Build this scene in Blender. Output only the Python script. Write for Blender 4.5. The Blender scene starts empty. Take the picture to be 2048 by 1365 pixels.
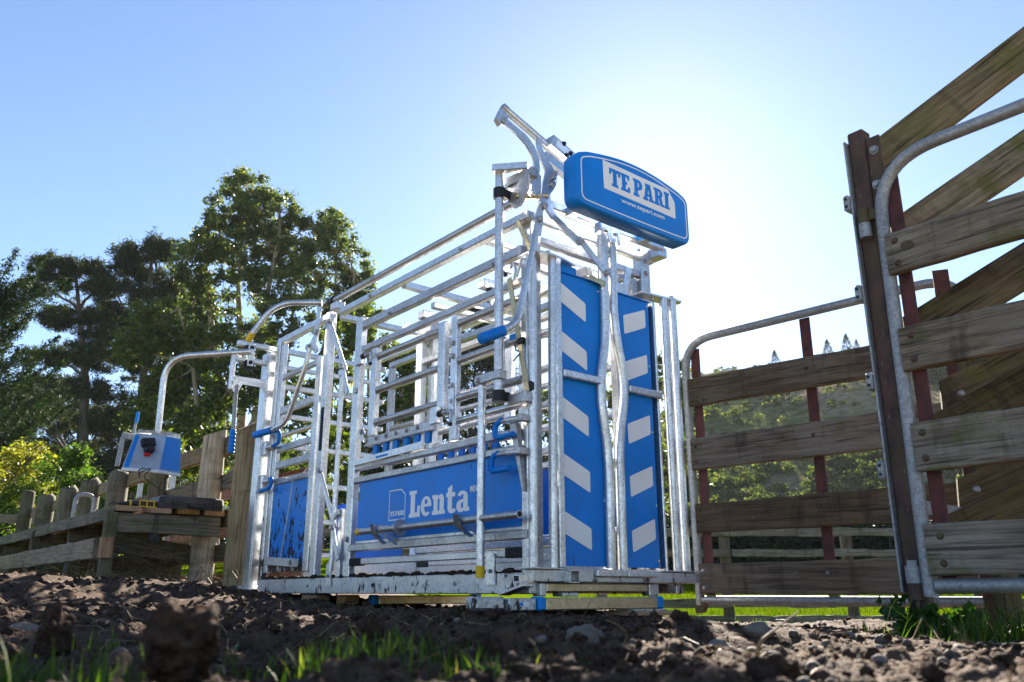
import bpy, bmesh, math, random
import numpy as np
from mathutils import Vector, Matrix, noise as mnoise

R = math.radians
scene = bpy.context.scene
col = scene.collection

# ------------------------------------------------------------------ camera
cam_d = bpy.data.cameras.new('camera')
cam = bpy.data.objects.new('camera', cam_d); col.objects.link(cam)
cam.location = (0, 0, 0.10)
cam.rotation_euler = (R(90 + 16.8), 0, 0)
cam_d.sensor_width = 36.0; cam_d.sensor_fit = 'HORIZONTAL'
cam_d.lens = 29.27
cam_d.clip_start = 0.02; cam_d.clip_end = 6000
cam_d.dof.use_dof = True; cam_d.dof.focus_distance = 4.6; cam_d.dof.aperture_fstop = 6.3
scene.camera = cam

# ------------------------------------------------------------------ sky and sun
SUN_EL, SUN_AZ = 28.3, 10.85          # azimuth measured from +Y towards +X
world = bpy.data.worlds.new('World'); scene.world = world; world.use_nodes = True
wn = world.node_tree; wn.nodes.clear()
sky = wn.nodes.new('ShaderNodeTexSky'); sky.sky_type = 'NISHITA'; sky.sun_disc = False
sky.sun_elevation = R(SUN_EL); sky.sun_rotation = R(SUN_AZ)
sky.altitude = 100; sky.air_density = 0.80; sky.dust_density = 0.14; sky.ozone_density = 2.8
bg = wn.nodes.new('ShaderNodeBackground'); bg.inputs['Strength'].default_value = 0.050
wo = wn.nodes.new('ShaderNodeOutputWorld')
wn.links.new(sky.outputs['Color'], bg.inputs['Color']); wn.links.new(bg.outputs['Background'], wo.inputs['Surface'])
sun_d = bpy.data.lights.new('sun', 'SUN'); sun_d.energy = 5.0; sun_d.angle = R(0.53); sun_d.color = (1.0, 0.91, 0.78)
sun = bpy.data.objects.new('sun', sun_d); col.objects.link(sun)
sdir = Vector((math.sin(R(SUN_AZ)) * math.cos(R(SUN_EL)), math.cos(R(SUN_AZ)) * math.cos(R(SUN_EL)), math.sin(R(SUN_EL))))
sun.rotation_euler = sdir.to_track_quat('Z', 'Y').to_euler()
sun.location = sdir * 60
vs = scene.view_settings
vs.view_transform = 'Standard'; vs.look = 'None'; vs.gamma = 1.0; vs.use_curve_mapping = False
vs.exposure = 2.3
cy = scene.cycles
cy.max_bounces = 8; cy.diffuse_bounces = 4; cy.glossy_bounces = 4; cy.transmission_bounces = 4; cy.transparent_max_bounces = 8
cy.use_denoising = True
cy.volume_bounces = 0; cy.caustics_reflective = False; cy.caustics_refractive = False
cy.sample_clamp_indirect = 8.0

# ------------------------------------------------------------------ mesh helpers
def link(o, parent=None):
    col.objects.link(o)
    if parent is not None: o.parent = parent
    return o

def tag(o, label=None, cat=None, group=None, kind=None):
    if label: o['label'] = label
    if cat: o['category'] = cat
    if group: o['group'] = group
    if kind: o['kind'] = kind
    return o

def empty(name, loc=(0, 0, 0), rz=0.0, label=None, cat=None, group=None):
    o = bpy.data.objects.new(name, None); o.empty_display_size = 0.1
    o.location = loc; o.rotation_euler = (0, 0, rz); link(o)
    return tag(o, label, cat, group)

def np_mesh(name, V, F):
    """V (n,3) float, F (m,k) int, one face size"""
    me = bpy.data.meshes.new(name)
    V = np.ascontiguousarray(V, dtype=np.float32); F = np.ascontiguousarray(F, dtype=np.int32)
    m, k = F.shape
    me.vertices.add(len(V)); me.vertices.foreach_set('co', V.ravel())
    me.loops.add(m * k); me.loops.foreach_set('vertex_index', F.ravel())
    me.polygons.add(m); me.polygons.foreach_set('loop_start', np.arange(0, m * k, k, dtype=np.int32))
    me.polygons.foreach_set('loop_total', np.full(m, k, dtype=np.int32))
    me.update(calc_edges=True)
    return me

def np_obj(name, V, F, mat, parent=None, smooth=False):
    me = np_mesh(name, V, F); me.materials.append(mat)
    if smooth: me.shade_smooth()
    return link(bpy.data.objects.new(name, me), parent)

class MB:
    def __init__(s): s.v = []; s.f = []
    def add(s, V, F):
        o = len(s.v); s.v += [tuple(p) for p in V]; s.f += [tuple(i + o for i in f) for f in F]; return s
    def _cb(s, hx, hy, hz, b):
        b = min(b, hx * .45, hy * .45, hz * .45); V = []; idx = {}
        for sx in (-1, 1):
            for sy in (-1, 1):
                for sz in (-1, 1):
                    idx[sx, sy, sz, 0] = len(V); V.append((sx * hx, sy * (hy - b), sz * (hz - b)))
                    idx[sx, sy, sz, 1] = len(V); V.append((sx * (hx - b), sy * hy, sz * (hz - b)))
                    idx[sx, sy, sz, 2] = len(V); V.append((sx * (hx - b), sy * (hy - b), sz * hz))
        F = []
        c4 = [(-1, -1), (1, -1), (1, 1), (-1, 1)]
        for q in (-1, 1):
            F.append([idx[q, a, b_, 0] for a, b_ in c4]); F.append([idx[a, q, b_, 1] for a, b_ in c4]); F.append([idx[a, b_, q, 2] for a, b_ in c4])
        for a in (-1, 1):
            for c in (-1, 1):
                F.append([idx[a, c, -1, 0], idx[a, c, -1, 1], idx[a, c, 1, 1], idx[a, c, 1, 0]])
                F.append([idx[a, -1, c, 0], idx[a, -1, c, 2], idx[a, 1, c, 2], idx[a, 1, c, 0]])
                F.append([idx[-1, a, c, 1], idx[-1, a, c, 2], idx[1, a, c, 2], idx[1, a, c, 1]])
                for d in (-1, 1): F.append([idx[a, c, d, 0], idx[a, c, d, 1], idx[a, c, d, 2]])
        return V, F
    def box(s, x0, x1, y0, y1, z0, z1, bv=.004):
        V, F = s._cb(abs(x1 - x0) / 2, abs(y1 - y0) / 2, abs(z1 - z0) / 2, bv)
        cx, cy_, cz = (x0 + x1) / 2, (y0 + y1) / 2, (z0 + z1) / 2
        return s.add([(x + cx, y + cy_, z + cz) for x, y, z in V], F)
    def bar(s, p0, p1, w, h, up=(0, 0, 1), bv=.003):
        """rectangular bar: h along up, w across"""
        p0, p1 = Vector(p0), Vector(p1); d = (p1 - p0); L = d.length; d.normalize()
        u = Vector(up); u = (u - d * u.dot(d))
        if u.length < 1e-5: u = d.orthogonal()
        u.normalize(); w_ = d.cross(u)
        V, F = s._cb(L / 2, w / 2, h / 2, bv); c = (p0 + p1) / 2
        return s.add([c + d * x + w_ * y + u * z for x, y, z in V], F)
    def tube(s, path, r, n=14, caps=True, hollow=0.0, r1=None):
        P = [Vector(p) for p in path]; m = len(P)
        T = [(P[min(i + 1, m - 1)] - P[max(i - 1, 0)]).normalized() for i in range(m)]
        u = T[0].orthogonal().normalized(); V = []; F = []
        for i in range(m):
            u = (u - T[i] * u.dot(T[i])).normalized(); w = T[i].cross(u)
            rr = r if r1 is None else r + (r1 - r) * i / (m - 1)
            for k in range(n):
                a = 2 * math.pi * k / n; V.append(P[i] + u * (math.cos(a) * rr) + w * (math.sin(a) * rr))
        for i in range(m - 1):
            for k in range(n):
                F.append((i * n + k, i * n + (k + 1) % n, (i + 1) * n + (k + 1) % n, (i + 1) * n + k))
        if hollow > 0:
            for e, i, sg in ((0, 0, 1), (1, m - 1, -1)):
                o = len(V); c = P[i]; base = i * n
                for dep in (0, 0.06):
                    for k in range(n): V.append(c + (Vector(V[base + k]) - c) * (1 - hollow) + T[i] * (sg * dep))
                for k in range(n):
                    k2 = (k + 1) % n
                    F.append((base + k, base + k2, o + k2, o + k)); F.append((o + k, o + k2, o + n + k2, o + n + k))
                F.append(tuple(o + n + k for k in range(n)))
        elif caps:
            F.append(tuple(range(n))); F.append(tuple((m - 1) * n + k for k in range(n)))
        return s.add(V, F)
    def plate(s, pts, thick):
        """planar polygon pts (3d) extruded by vector thick"""
        n = len(pts); t = Vector(thick); V = [Vector(p) for p in pts]; V += [p + t for p in V]
        F = [tuple(range(n)), tuple(range(n, 2 * n))] + [(i, (i + 1) % n, n + (i + 1) % n, n + i) for i in range(n)]
        return s.add(V, F)
    def bolt(s, p, d, r=.011, h=.010):
        d = Vector(d).normalized(); p = Vector(p)
        s.tube([p - d * .002, p + d * .003], r * 1.45, 12); return s.tube([p + d * .002, p + d * (h)], r, 6)
    def rhs(s, p0, p1, w, h, t=.004, up=(0, 0, 1)):
        """hollow box section"""
        p0, p1 = Vector(p0), Vector(p1); d = (p1 - p0).normalized(); u = Vector(up); u = (u - d * u.dot(d)).normalized(); q = d.cross(u)
        V = []
        for pp in (p0, p1):
            for (ww, hh) in ((w / 2, h / 2), (w / 2 - t, h / 2 - t)):
                for a, b in ((-1, -1), (1, -1), (1, 1), (-1, 1)): V.append(pp + q * (a * ww) + u * (b * hh))
        F = []
        for i in range(4):
            j = (i + 1) % 4
            F += [(i, j, 8 + j, 8 + i), (4 + i, 4 + j, 12 + j, 12 + i), (i, j, 4 + j, 4 + i), (8 + i, 8 + j, 12 + j, 12 + i)]
        return s.add(V, F)
    def build(s, name, mat, parent=None, label=None, ang=35, kind=None):
        me = bpy.data.meshes.new(name); me.from_pydata(s.v, [], s.f)
        bm = bmesh.new(); bm.from_mesh(me); bmesh.ops.recalc_face_normals(bm, faces=bm.faces); bm.to_mesh(me); bm.free()
        me.shade_smooth(); me.set_sharp_from_angle(angle=R(ang)); me.materials.append(mat)
        o = link(bpy.data.objects.new(name, me), parent)
        if label: o['label'] = label
        if kind: o['kind'] = kind
        return o

def arc_path(pts, rad, n=6):
    """polyline with rounded corners"""
    P = [Vector(p) for p in pts]; out = [P[0]]
    for i in range(1, len(P) - 1):
        a = (P[i - 1] - P[i]); b = (P[i + 1] - P[i]); la, lb = a.length, b.length; a.normalize(); b.normalize()
        k = min(rad, la * .48, lb * .48); p0 = P[i] + a * k; p1 = P[i] + b * k
        for j in range(n + 1):
            t = j / n; out.append(p0 * (1 - t) ** 2 + P[i] * 2 * t * (1 - t) + p1 * t * t)
    out.append(P[-1]); return out

# ------------------------------------------------------------------ materials
class NT:
    def __init__(s, name):
        s.m = bpy.data.materials.new(name); s.m.use_nodes = True; s.t = s.m.node_tree; s.t.nodes.clear()
        s.out = s.t.nodes.new('ShaderNodeOutputMaterial'); s.p = s.t.nodes.new('ShaderNodeBsdfPrincipled')
        s.t.links.new(s.p.outputs[0], s.out.inputs[0])
    def n(s, typ, **kw):
        o = s.t.nodes.new(typ)
        for k, v in kw.items():
            if k in o.bl_rna.properties: setattr(o, k, v)
            else:
                i = o.inputs[k.replace('_', ' ')] if not k.startswith('i') or not k[1:].isdigit() else o.inputs[int(k[1:])]
                if hasattr(v, 'is_linked') or isinstance(v, bpy.types.NodeSocket): s.t.links.new(v, i)
                else: i.default_value = v
        return o
    def coord(s, scale=(1, 1, 1), kind='Object', rand=0.0):
        c = s.n('ShaderNodeTexCoord').outputs[kind]
        if rand:
            oi = s.n('ShaderNodeObjectInfo'); mu = s.n('ShaderNodeMath', operation='MULTIPLY', i0=oi.outputs['Random'], i1=rand)
            c = s.n('ShaderNodeVectorMath', operation='ADD', i0=c, i1=mu.outputs[0]).outputs[0]
        return s.n('ShaderNodeMapping', Vector=c, Scale=scale).outputs[0]
    def noise(s, vec, scale, detail=4, rough=.55, dist=0.0):
        return s.n('ShaderNodeTexNoise', Vector=vec, Scale=scale, Detail=detail, Roughness=rough, Distortion=dist).outputs['Fac']
    def ramp(s, fac, stops, interp='LINEAR'):
        r = s.n('ShaderNodeValToRGB', Fac=fac); cr = r.color_ramp; cr.interpolation = interp
        while len(cr.elements) > 1: cr.elements.remove(cr.elements[-1])
        for i, (p, c) in enumerate(stops):
            e = cr.elements[0] if i == 0 else cr.elements.new(p)
            e.position = p; e.color = (c, c, c, 1) if not hasattr(c, '__len__') else (*c[:3], 1)
        return r.outputs['Color']
    def mix(s, fac, a, b, blend='MIX'):
        m = s.n('ShaderNodeMix', data_type='RGBA', blend_type=blend)
        for sock, v in ((m.inputs[0], fac), (m.inputs[6], a), (m.inputs[7], b)):
            if isinstance(v, bpy.types.NodeSocket): s.t.links.new(v, sock)
            else: sock.default_value = (*v, 1) if hasattr(v, '__len__') and len(v) == 3 else v
        return m.outputs[2]
    def math(s, op, a, b=0.0, c=0.0, clamp=False):
        m = s.n('ShaderNodeMath', operation=op, i0=a, i1=b, i2=c); m.use_clamp = clamp; return m.outputs[0]
    def mr(s, v, a, b, c=0.0, d=1.0):
        m = s.n('ShaderNodeMapRange', Value=v, From_Min=a, From_Max=b, To_Min=c, To_Max=d); return m.outputs[0]
    def set(s, **kw):
        names = dict(base='Base Color', rough='Roughness', metal='Metallic', spec='Specular IOR Level', normal='Normal', trans='Transmission Weight', coat='Coat Weight', alpha='Alpha')
        for k, v in kw.items():
            i = s.p.inputs[names[k]]
            if isinstance(v, bpy.types.NodeSocket): s.t.links.new(v, i)
            else: i.default_value = (*v, 1) if hasattr(v, '__len__') and len(v) == 3 else v
        return s
    def bump(s, h, strength=.3, dist=.01):
        b = s.n('ShaderNodeBump', Height=h, Strength=strength, Distance=dist); s.t.links.new(b.outputs[0], s.p.inputs['Normal']); return s
    def posz(s):
        g = s.n('ShaderNodeNewGeometry'); x = s.n('ShaderNodeSeparateXYZ', Vector=g.outputs['Position']); return x.outputs[2]

def m_galv(name, c0=(.42, .43, .44), c1=(.78, .79, .80), r0=.30, r1=.48, metal=.92, mud=0.0, mudtop=.5, stain=None):
    t = NT(name); v = t.coord()
    sp = t.n('ShaderNodeTexVoronoi', Vector=v, Scale=110.0).outputs['Color']
    spg = t.n('ShaderNodeSeparateColor', Color=sp).outputs[0]
    n1 = t.noise(v, 5.0, 5, .6); n2 = t.noise(v, 45.0, 4, .65)
    f = t.math('ADD', t.math('MULTIPLY', n1, .55), t.math('ADD', t.math('MULTIPLY', spg, .22), t.math('MULTIPLY', n2, .35)))
    f = t.mr(f, .34, .76)
    base = t.mix(f, c0, c1)
    streak = t.ramp(t.noise(t.coord((26, 26, 2.2)), 1.6, 4, .6), [(.62, 0.0), (.76, .5)])
    base = t.mix(streak, base, (.30, .29, .28))
    spots = t.ramp(t.noise(v, 70.0, 3, .6), [(.62, 0.0), (.72, .75)])
    base = t.mix(spots, base, (.22, .21, .20))
    rough = t.mr(f, 0, 1, r1, r0); met = metal
    if mud > 0:
        z = t.posz(); lim = t.mr(z, .05, mudtop, mud, 0.0)
        mn = t.noise(t.coord((1, 1, .55)), 22.0, 5, .62)
        mf = t.mr(t.math('ADD', mn, lim), .74, .80)
        base = t.mix(mf, base, (.055, .042, .032)); rough = t.math('ADD', rough, t.math('MULTIPLY', mf, .45), clamp=True)
        met = t.math('SUBTRACT', metal, mf, clamp=True)
    t.set(base=base, rough=rough, metal=met); t.bump(n2, .10, .002)
    return t.m

def m_paint(name, c, rough=.42, vary=.12, mud=0.0, mudtop=.6, grain=.12, spec=.28):
    t = NT(name); v = t.coord(); n1 = t.noise(v, 6.0, 5); n2 = t.noise(v, 420.0, 2)
    base = t.mix(t.mr(n1, .3, .75), [x * (1 - vary) for x in c], [min(1, x * (1 + vary)) for x in c])
    dust = t.ramp(t.noise(v, 26.0, 5, .7), [(.62, 0.0), (.85, .07)])
    base = t.mix(dust, base, (.35, .34, .32))
    r = t.mr(n1, .2, .8, rough - .07, rough + .1)
    if mud > 0:
        z = t.posz(); lim = t.mr(z, .1, mudtop, mud, 0.0)
        mf = t.mr(t.math('ADD', t.noise(t.coord((1, 1, .6)), 24.0, 5, .6), lim), .70, .76)
        base = t.mix(mf, base, (.035, .028, .024)); r = t.math('ADD', r, t.math('MULTIPLY', mf, .4), clamp=True)
    t.set(base=base, rough=r, spec=spec); t.bump(n2, grain, .0012); return t.m

def m_plain(name, c, rough=.6, vary=.25, scale=30.0, metal=0.0, bump=.2):
    t = NT(name); v = t.coord(); n1 = t.noise(v, scale, 5, .6)
    base = t.mix(t.mr(n1, .3, .7), [x * (1 - vary) for x in c], [min(1, x * (1 + vary)) for x in c])
    t.set(base=base, rough=rough, metal=metal); t.bump(n1, bump, .003); return t.m

def m_wood(name, dark, light, moss=.4, lichen=.3, mosscol=(.10, .105, .025), weather=.5):
    """grain runs along the piece's own X axis"""
    t = NT(name); v1 = t.coord((1.0, 16, 16), rand=17.0); v0 = t.coord(rand=17.0)
    wob = t.noise(v0, 3.0, 3, .5)
    g1 = t.noise(v1, 3.2, 6, .62, 0.6); g2 = t.noise(t.coord((2.0, 60, 60), rand=17.0), 2.5, 4, .6)
    n = t.noise(v0, 4.0, 5, .62); big = t.noise(v0, 1.6, 4, .55)
    f = t.math('ADD', t.math('MULTIPLY', g1, .6), t.math('ADD', t.math('MULTIPLY', g2, .3), t.math('MULTIPLY', n, .35)))
    base = t.mix(t.mr(f, .50, .74), dark, light)
    oi = t.n('ShaderNodeObjectInfo').outputs['Random']
    hsv = t.n('ShaderNodeHueSaturation', Color=base, Value=t.mr(oi, 0, 1, .68, 1.22), Saturation=t.mr(oi, 0, 1, 1.2, .75)).outputs[0]
    base = hsv
    gr = t.math('MULTIPLY', t.mr(big, .42, .62), t.mr(g1, .36, .62)); base = t.mix(t.math('MULTIPLY', gr, weather), base, (.25, .24, .21))
    stain = t.ramp(t.noise(t.coord((5, 1.2, 1.2), rand=9.0), 2.0, 5, .65), [(.54, 0.0), (.70, .7)])
    base = t.mix(stain, base, [x * .35 for x in dark])
    mf = t.ramp(t.noise(v0, 5.5, 6, .68), [(.66 - .22 * moss, 0.0), (.80 - .18 * moss, .85)])
    base = t.mix(mf, base, mosscol)
    lf = t.ramp(t.noise(v0, 38.0, 4, .6), [(.70 - .08 * lichen, 0.0), (.75 - .08 * lichen, .8)])
    lf2 = t.math('MULTIPLY', t.n('ShaderNodeSeparateColor', Color=lf).outputs[0], t.mr(t.noise(v0, 2.3, 3), .5, .62))
    base = t.mix(lf2, base, (.36, .37, .33))
    crack = t.ramp(t.noise(t.coord((1.2, 42, 42), rand=5.0), 2.2, 3, .5, .4), [(.34, 1.0), (.42, 0.0)])
    base = t.mix(t.math('MULTIPLY', t.n('ShaderNodeSeparateColor', Color=crack).outputs[0], .7), base, [x * .18 for x in dark])
    t.set(base=base, rough=.85, spec=.25)
    h = t.math('ADD', t.math('MULTIPLY', g1, .6), t.math('ADD', t.math('MULTIPLY', g2, .5), t.math('MULTIPLY', wob, .1)))
    t.bump(h, .9, .010); return t.m

def m_leaf(name, stops, transl=.45, rough=.45, big=None, spec=.3):
    t = NT(name)
    g = t.n('ShaderNodeNewGeometry'); rnd = g.outputs['Random Per Island']
    base = t.ramp(rnd, stops)
    pn = t.noise(g.outputs['Position'], big or .6, 3, .5)
    base = t.mix(t.mr(pn, .35, .65, 0, .5), base, [x * .55 for x in stops[0][1]])
    t.set(base=base, rough=rough, spec=spec)
    tr = t.n('ShaderNodeBsdfTranslucent', Color=t.mix(1.0, base, (1.25, 1.35, .55), 'MULTIPLY'))
    ms = t.n('ShaderNodeMixShader', i0=transl, i1=t.p.outputs[0], i2=tr.outputs[0])
    t.t.links.new(ms.outputs[0], t.out.inputs[0]); return t.m

M = {}
M['galv'] = m_galv('galvanised_steel')
M['galv_mud'] = m_galv('galvanised_steel_muddy', mud=.42, mudtop=.95)
M['galv_low'] = m_galv('galvanised_steel_splashed', c0=(.50, .50, .50), c1=(.74, .74, .73), mud=.22, mudtop=.45, r0=.38, r1=.58, metal=.8)
M['galv_dull'] = m_galv('galvanised_steel_weathered', c0=(.20, .21, .22), c1=(.38, .40, .42), r0=.5, r1=.7, metal=.55)
M['galv_bar'] = m_galv('galvanised_rail_dull', c0=(.30, .30, .31), c1=(.56, .56, .57), r0=.34, r1=.55, metal=.85)
M['gold_zinc_and_bounce'] = m_galv('gold_zinc_and_warm_bounce', c0=(.42, .33, .18), c1=(.70, .60, .38), r0=.35, r1=.5, metal=.8)  # gold zinc on fittings; on the low beams, warm bounce put into the colour
M['blue'] = m_paint('blue_panel_paint', (.003, .215, .72), .40, mud=.06, mudtop=.6)
M['blue_mud'] = m_paint('blue_panel_paint_muddy', (.003, .215, .72), .40, mud=.27, mudtop=1.25)
M['blue_soft'] = m_paint('blue_grip_rubber', (.002, .19, .64), .48, grain=.2)
M['blue_light'] = m_paint('blue_cap_plastic', (.003, .25, .70), .42)
M['white'] = m_paint('white_decal', (.86, .86, .87), .5, .04, spec=.3)
M['yellow'] = m_paint('yellow_tape', (.80, .50, .01), .45, .1)
M['black'] = m_paint('black_plastic', (.018, .018, .02), .42, .3)
M['rubber'] = m_plain('black_rubber', (.022, .022, .022), .75)
M['red_plastic'] = m_paint('red_plastic', (.60, .01, .02), .35)
M['redox'] = m_plain('red_oxide_steel', (.075, .018, .017), .72, .6, 14.0, 0.0, .4)
def m_rusty():
    t = NT('rusty_mossy_steel'); v = t.coord((1, 1, .5)); n1 = t.noise(v, 14.0, 5, .65); n2 = t.noise(v, 3.2, 4, .6)
    base = t.mix(t.mr(n1, .32, .7), (.035, .020, .018), (.12, .062, .05)); base = t.mix(t.mr(n2, .46, .60, 0, .75), base, (.075, .085, .022))
    base = t.mix(t.ramp(t.noise(v, 60.0, 3, .6), [(.64, 0.0), (.72, .7)]), base, (.28, .28, .25)); t.set(base=base, rough=.75, metal=.1); t.bump(n1, .5, .004); return t.m
M['rusty'] = m_rusty()
M['grey_board'] = m_paint('speckled_grey_board', (.34, .42, .54), .55, .3)
M['clear'] = m_paint('clear_acrylic', (.7, .72, .74), .2)
M['clear'].node_tree.nodes['Principled BSDF'].inputs['Transmission Weight'].default_value = .8
M['wood_gate'] = m_wood('weathered_gate_timber', (.095, .072, .050), (.27, .215, .15), .52, .6, weather=.6)
M['wood_brown'] = m_wood('brown_gate_timber', (.10, .072, .050), (.25, .185, .125), .38, .4, weather=.38)
M['wood_moss'] = m_wood('mossy_ramp_timber', (.095, .07, .036), (.25, .185, .10), .70, .15, weather=.15)
M['wood_post'] = m_wood('race_post_timber', (.17, .13, .08), (.38, .30, .19), .45, .10, (.15, .15, .03), weather=.25)
M['wood_rampdark'] = m_wood('dark_ramp_timber', (.050, .038, .022), (.16, .12, .068), .7, .1, weather=.1)
M['wood_strainer'] = m_wood('pale_strainer_timber_sun_tint', (.26, .19, .11), (.52, .41, .26), .30, .05, (.17, .16, .03), weather=.1)  # pale timber, lightened further to stand in for sun on the near posts
M['wood_dark'] = m_wood('dark_fence_timber', (.07, .057, .036), (.19, .16, .10), .75, .15, (.075, .09, .028), weather=.3)
M['wood_fresh'] = m_wood('fresh_cut_timber', (.26, .13, .06), (.46, .27, .13), .12, .05, weather=.1)
M['wood_red'] = m_wood('reddish_yard_timber', (.15, .06, .035), (.32, .15, .09), .12, .1, weather=.2)
M['wood_rail'] = m_wood('lichen_rail_timber', (.08, .06, .045), (.22, .18, .14), .3, .95, weather=.5)
def m_bark(name, c0, c1):
    t = NT(name); v = t.coord((1, 1, .25)); n = t.noise(v, 5.0, 6, .6)
    t.set(base=t.mix(t.mr(n, .3, .7), c0, c1), rough=.85); t.bump(n, .5, .03); return t.m
M['bark_gum'] = m_bark('gum_bark', (.20, .13, .085), (.46, .36, .26))
M['bark_pine'] = m_bark('pine_bark', (.035, .026, .02), (.10, .075, .055))
M['leaf_gum'] = m_leaf('gum_leaves', [(0, (.055, .088, .028)), (.5, (.105, .145, .04)), (.85, (.18, .205, .055)), (1, (.30, .24, .09))], .5, .42, .35)
M['leaf_gum_low'] = m_leaf('young_gum_leaves', [(0, (.042, .072, .014)), (.5, (.095, .14, .024)), (1, (.21, .22, .04))], .5, .45, .35)
M['leaf_pine'] = m_leaf('pine_needles', [(0, (.022, .036, .019)), (.6, (.042, .060, .027)), (1, (.11, .10, .042))], .3, .7, .35, .08)
M['leaf_cypress'] = m_leaf('cypress_sprays', [(0, (.016, .034, .022)), (.7, (.028, .052, .028)), (1, (.055, .08, .03))], .25, .7, None, .06)
M['leaf_bush'] = m_leaf('bush_leaves', [(0, (.03, .07, .012)), (.5, (.07, .14, .016)), (1, (.18, .24, .03))], .5, .4, 2.0)
M['leaf_gold'] = m_leaf('golden_bush_leaves', [(0, (.13, .14, .012)), (.5, (.26, .25, .02)), (1, (.42, .38, .05))], .5, .5, 2.0)
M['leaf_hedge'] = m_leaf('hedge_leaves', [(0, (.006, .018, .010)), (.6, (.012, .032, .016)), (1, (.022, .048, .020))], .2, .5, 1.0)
M['leaf_scrub'] = m_leaf('hill_scrub_leaves', [(0, (.05, .07, .03)), (.5, (.09, .12, .042)), (.8, (.15, .17, .06)), (1, (.22, .19, .09))], .4, .8, .05, .06)
M['leaf_weed'] = m_leaf('weed_leaves', [(0, (.02, .065, .014)), (1, (.06, .15, .025))], .45, .45, 6.0)
M['grass'] = m_leaf('grass_blades', [(0, (.03, .07, .010)), (.6, (.08, .15, .014)), (.90, (.15, .22, .02)), (1, (.42, .32, .10))], .5, .4, 4.0)
M['pasture'] = m_leaf('pasture_blades', [(0, (.030, .060, .002)), (.6, (.062, .10, .003)), (1, (.12, .145, .005))], .5, 1.0, 1.0, 0.0)
M['straw'] = m_leaf('dry_straw', [(0, (.16, .10, .05)), (1, (.46, .34, .18))], .3, .6, 4.0)

# ------------------------------------------------------------------ noise on arrays
_rs = np.random.RandomState(7)
_perm = _rs.permutation(512); _perm = np.concatenate([_perm, _perm, _perm])
_grad = _rs.uniform(-1, 1, 512)
def vnoise(x, y):
    xi = np.floor(x).astype(int); yi = np.floor(y).astype(int); fx = x - xi; fy = y - yi
    ux = fx * fx * fx * (fx * (fx * 6 - 15) + 10); uy = fy * fy * fy * (fy * (fy * 6 - 15) + 10)
    def g(i, j): return _grad[_perm[(i & 511) + _perm[j & 511]] & 511]
    a = g(xi, yi); b = g(xi + 1, yi); c_ = g(xi, yi + 1); d = g(xi + 1, yi + 1)
    return (a * (1 - ux) + b * ux) * (1 - uy) + (c_ * (1 - ux) + d * ux) * uy
def fbm(x, y, oct=4, gain=.5):
    s = 0; a = 1.0
    for k in range(oct): s = s + a * vnoise(x * 2 ** k + 13.1 * k, y * 2 ** k - 7.7 * k); a *= gain
    return s
def sst(x, a, b):
    t = np.clip((x - a) / (b - a), 0, 1); return t * t * (3 - 2 * t)

# ------------------------------------------------------------------ ground
def ground_base(x, y):
    r = np.hypot(x, y)
    left = .17 * sst(-x + .10 * y, .9, 3.6) * sst(y, 1.2, 4.5)
    drop = -.36 * sst(y + .55 * x, 5.2, 10.5) * sst(x - .02 * y, -.9, .9) * (1 - sst(y, 60, 120))
    shoulder = -.068 * sst(y - 1.6 + .25 * (x - 1), 0, 1.6) * sst(x - .06 * y, .25, .75)
    back = .10 * np.clip(y - 12.5, 0, 9.5) + .03 * np.clip(y - 22, 0, 26) - 4.0 * sst(y, 52, 90)
    rim = 1.2 * sst(-y, 10, 60)
    return left + drop + shoulder + back + rim
def ground_h(x, y):
    x = np.asarray(x, float); y = np.asarray(y, float); r = np.hypot(x, y)
    yard = (1 - sst(y, 8, 13)) * (1 - sst(r, 14, 22))
    near = sst(r, .45, 1.1)
    big = .022 * fbm(x * 1.7, y * 1.7, 3); mid = .024 * fbm(x * 5.5 + 3, y * 5.5, 3, .55)
    rid = 1 - np.abs(vnoise(x * 9 + 5, y * 9)) * 2
    small = .006 * rid + .011 * fbm(x * 26, y * 26, 3, .65)
    fine = .0045 * fbm(x * 75, y * 75, 2, .6) * (r < 6)
    mud = sst(fbm(x * .9 + 9, y * .9, 2), -.5, .4)
    calm = 1 - .75 * sst(x - .1 * y, -.2, .5) * (1 - sst(r, 5, 6))     # gravelly, flatter on the right
    b = (big + mid * (.35 + .65 * mud) * calm + small * (.5 + .5 * calm) + fine) * yard * (.25 + .75 * near)
    far = (.05 * fbm(x * .25, y * .25, 3) + .012 * fbm(x * 1.5, y * 1.5, 3)) * sst(r, 9, 20)
    return ground_base(x, y) + b + far

fa = np.concatenate([np.linspace(-42, 42, 410), np.linspace(42, 318, 88)[1:-1]])
rad = [.28]
while rad[-1] < 7: rad.append(rad[-1] * 1.0071)
while rad[-1] < 12: rad.append(rad[-1] * 1.012)
while rad[-1] < 900: rad.append(rad[-1] * 1.06)
rad = np.array(rad); A_, R_ = np.meshgrid(np.radians(fa), rad)
GX = R_ * np.sin(A_); GY = R_ * np.cos(A_); GZ = ground_h(GX, GY)
nr, na = GX.shape
V = np.stack([GX.ravel(), GY.ravel(), GZ.ravel()], 1)
i, j = np.meshgrid(np.arange(nr - 1), np.arange(na), indexing='ij'); j2 = (j + 1) % na
F = np.stack([i * na + j, (i + 1) * na + j, (i + 1) * na + j2, i * na + j2], -1).reshape(-1, 4)
V = np.vstack([V, [[0, 0, float(ground_h(0.0, 0.0))]]])
t = NT('yard_soil_and_paddock')
pos = t.n('ShaderNodeNewGeometry').outputs['Position']
n1 = t.noise(pos, 14.0, 6, .68); n2 = t.noise(pos, 2.2, 5, .6); n3 = t.noise(pos, 90.0, 4, .65)
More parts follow.
